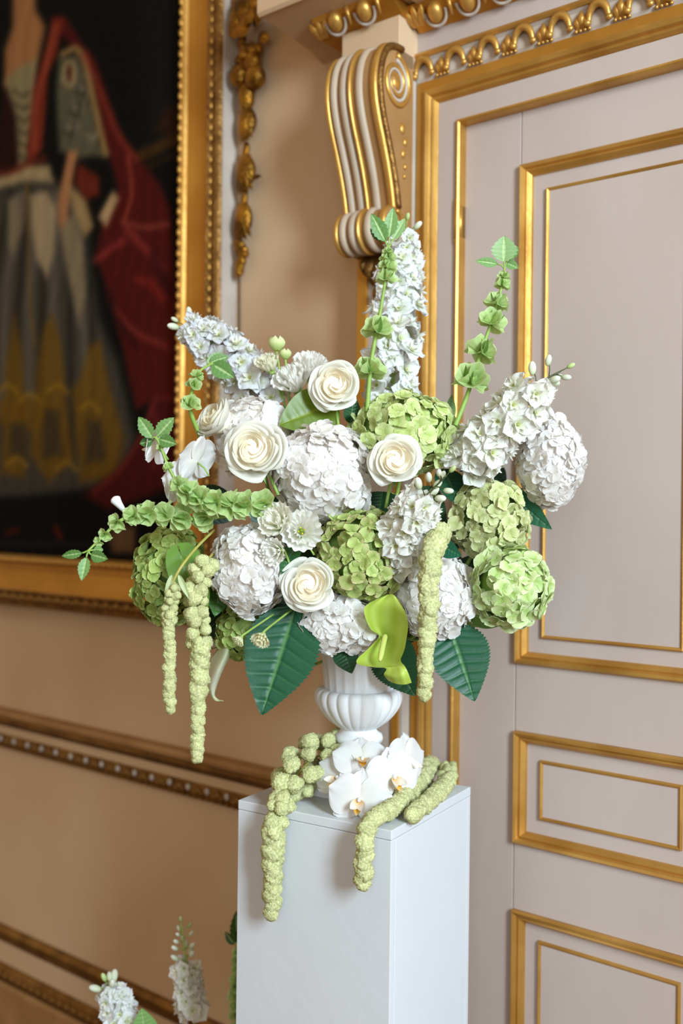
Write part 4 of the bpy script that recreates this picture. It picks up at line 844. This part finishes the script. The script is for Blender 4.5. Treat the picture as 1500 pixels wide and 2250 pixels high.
rows = [[(846, 1309, 1.59), (853, 1306, 1.59), (862, 1306, 1.58), (870, 1312, 1.58)],
        [(804, 1330, 1.575), (828, 1330, 1.59), (862, 1332, 1.58), (890, 1346, 1.56)],
        [(801, 1352, 1.575), (828, 1362, 1.605), (864, 1366, 1.595), (896, 1374, 1.555)],
        [(814, 1382, 1.59), (834, 1386, 1.62), (864, 1392, 1.60), (893, 1402, 1.55)],
        [(832, 1397, 1.615), (844, 1404, 1.625), (866, 1412, 1.60), (889, 1424, 1.545)],
        [(812, 1422, 1.59), (834, 1426, 1.615), (860, 1430, 1.595), (884, 1438, 1.54)],
        [(783, 1451, 1.555), (820, 1450, 1.59), (856, 1446, 1.58), (880, 1448, 1.54)],
        [(798, 1463, 1.545), (828, 1466, 1.555), (858, 1462, 1.555), (882, 1456, 1.535)],
        [(846, 1468, 1.545), (860, 1468, 1.54), (876, 1466, 1.53), (889, 1464, 1.525)],
        [(843, 1482, 1.545), (862, 1486, 1.53), (882, 1484, 1.52), (897, 1480, 1.525)],
        [(852, 1495, 1.55), (868, 1502, 1.535), (888, 1504, 1.53), (904, 1500, 1.535)]]
mk('spathe', patch(rows, 60, 24, lambda u, v: lc1 + (lc2 - lc1) * (.5 + .5 * math.cos(v * 22 + 3 * u)) * .6), M['waxy'], an, off=an.location)
sp = crom([P(846, 1396, 1.60), P(840, 1422, 1.57), P(834, 1452, 1.545)], 12)
v_, f_ = tube(sp, [.0035] + [.0046] * 9 + [.0042, .0034, .0018], 12); mk('spadix', (v_, f_, ccol((196, 204, 110), len(v_))), M['amaranth'], an, off=an.location)
stem_to(an, P(846, 1396, 1.61), UT, .003)
cl = thing('calla_lily', 'pale green calla lily hanging down with a curled tip', 'calla lily', P(505, 1420, 1.68))
g1, g2 = lin((196, 206, 150)), lin((232, 232, 208))
rows = [[(492, 1412, 1.69), (500, 1408, 1.68), (508, 1412, 1.68), (510, 1424, 1.69)], [(470, 1440, 1.69), (488, 1442, 1.665), (498, 1440, 1.665), (504, 1444, 1.68)], [(456, 1468, 1.69), (474, 1472, 1.66), (484, 1474, 1.66), (490, 1472, 1.68)],
        [(452, 1500, 1.69), (462, 1506, 1.67), (472, 1508, 1.67), (478, 1502, 1.68)], [(462, 1528, 1.68), (466, 1530, 1.675), (470, 1530, 1.675), (472, 1526, 1.68)], [(474, 1540, 1.675), (476, 1539, 1.675), (478, 1538, 1.675), (479, 1536, 1.675)], [(489, 1540, 1.67), (490, 1541, 1.67), (491, 1541, 1.67), (491, 1539, 1.67)]]
mk('spathe', patch(rows, 36, 12, lambda u, v: g2 + (g1 - g2) * (abs(2 * u - .9))), M['orchid'], cl, off=cl.location); stem_to(cl, P(505, 1412, 1.69), UT, .003)

# flowers standing on the floor beside the plinth, cut by the lower edge
def to_floor(q): p = P(*q); return p
delphinium('white delphinium at the bottom left edge beside the skirting', [(420, 3000, 1.90), (330, 2420, 1.92), (268, 2240, 1.93), (236, 2165, 1.93)], 34, .0225, .048, DW, 5, .96, .66, bsize=.012, group='flowers on the floor')
delphinium('tall budding delphinium on the floor left of the plinth', [(480, 3000, 1.98), (448, 2420, 2.0), (420, 2200, 2.01), (398, 2030, 2.01)], 34, .021, .042, DC, 13, .83, .62, bsize=.0085, group='flowers on the floor')
bells('green bell flower stem on the floor half hidden by the plinth', [(545, 3000, 2.0), (530, 2500, 2.02), (520, 2250, 2.02), (520, 2080, 2.02)], [(.66, .013), (.70, .013), (.74, .013), (.78, .0125), (.82, .012), (.86, .011), (.90, .010), (.94, .009), (.975, .007)],
      [((522, 2072, 2.02), (518, 2006, 2.01), 30, (52, 84, 28)), ((530, 2070, 2.02), (548, 2030, 2.0), 40, (44, 72, 24)), ((515, 2075, 2.02), (494, 2048, 2.02), 18, (52, 84, 30)), ((528, 2100, 2.02), (548, 2110, 2.0), 16, (52, 84, 30))])
leaf_thing('hydrangea_leaf', 'pale green leaf at the bottom edge beside the floor delphinium', (320, 2290, 1.90), (312, 2218, 1.89), 60, c=(120, 160, 90), cv=(170, 195, 130), roll=.3, **LK)
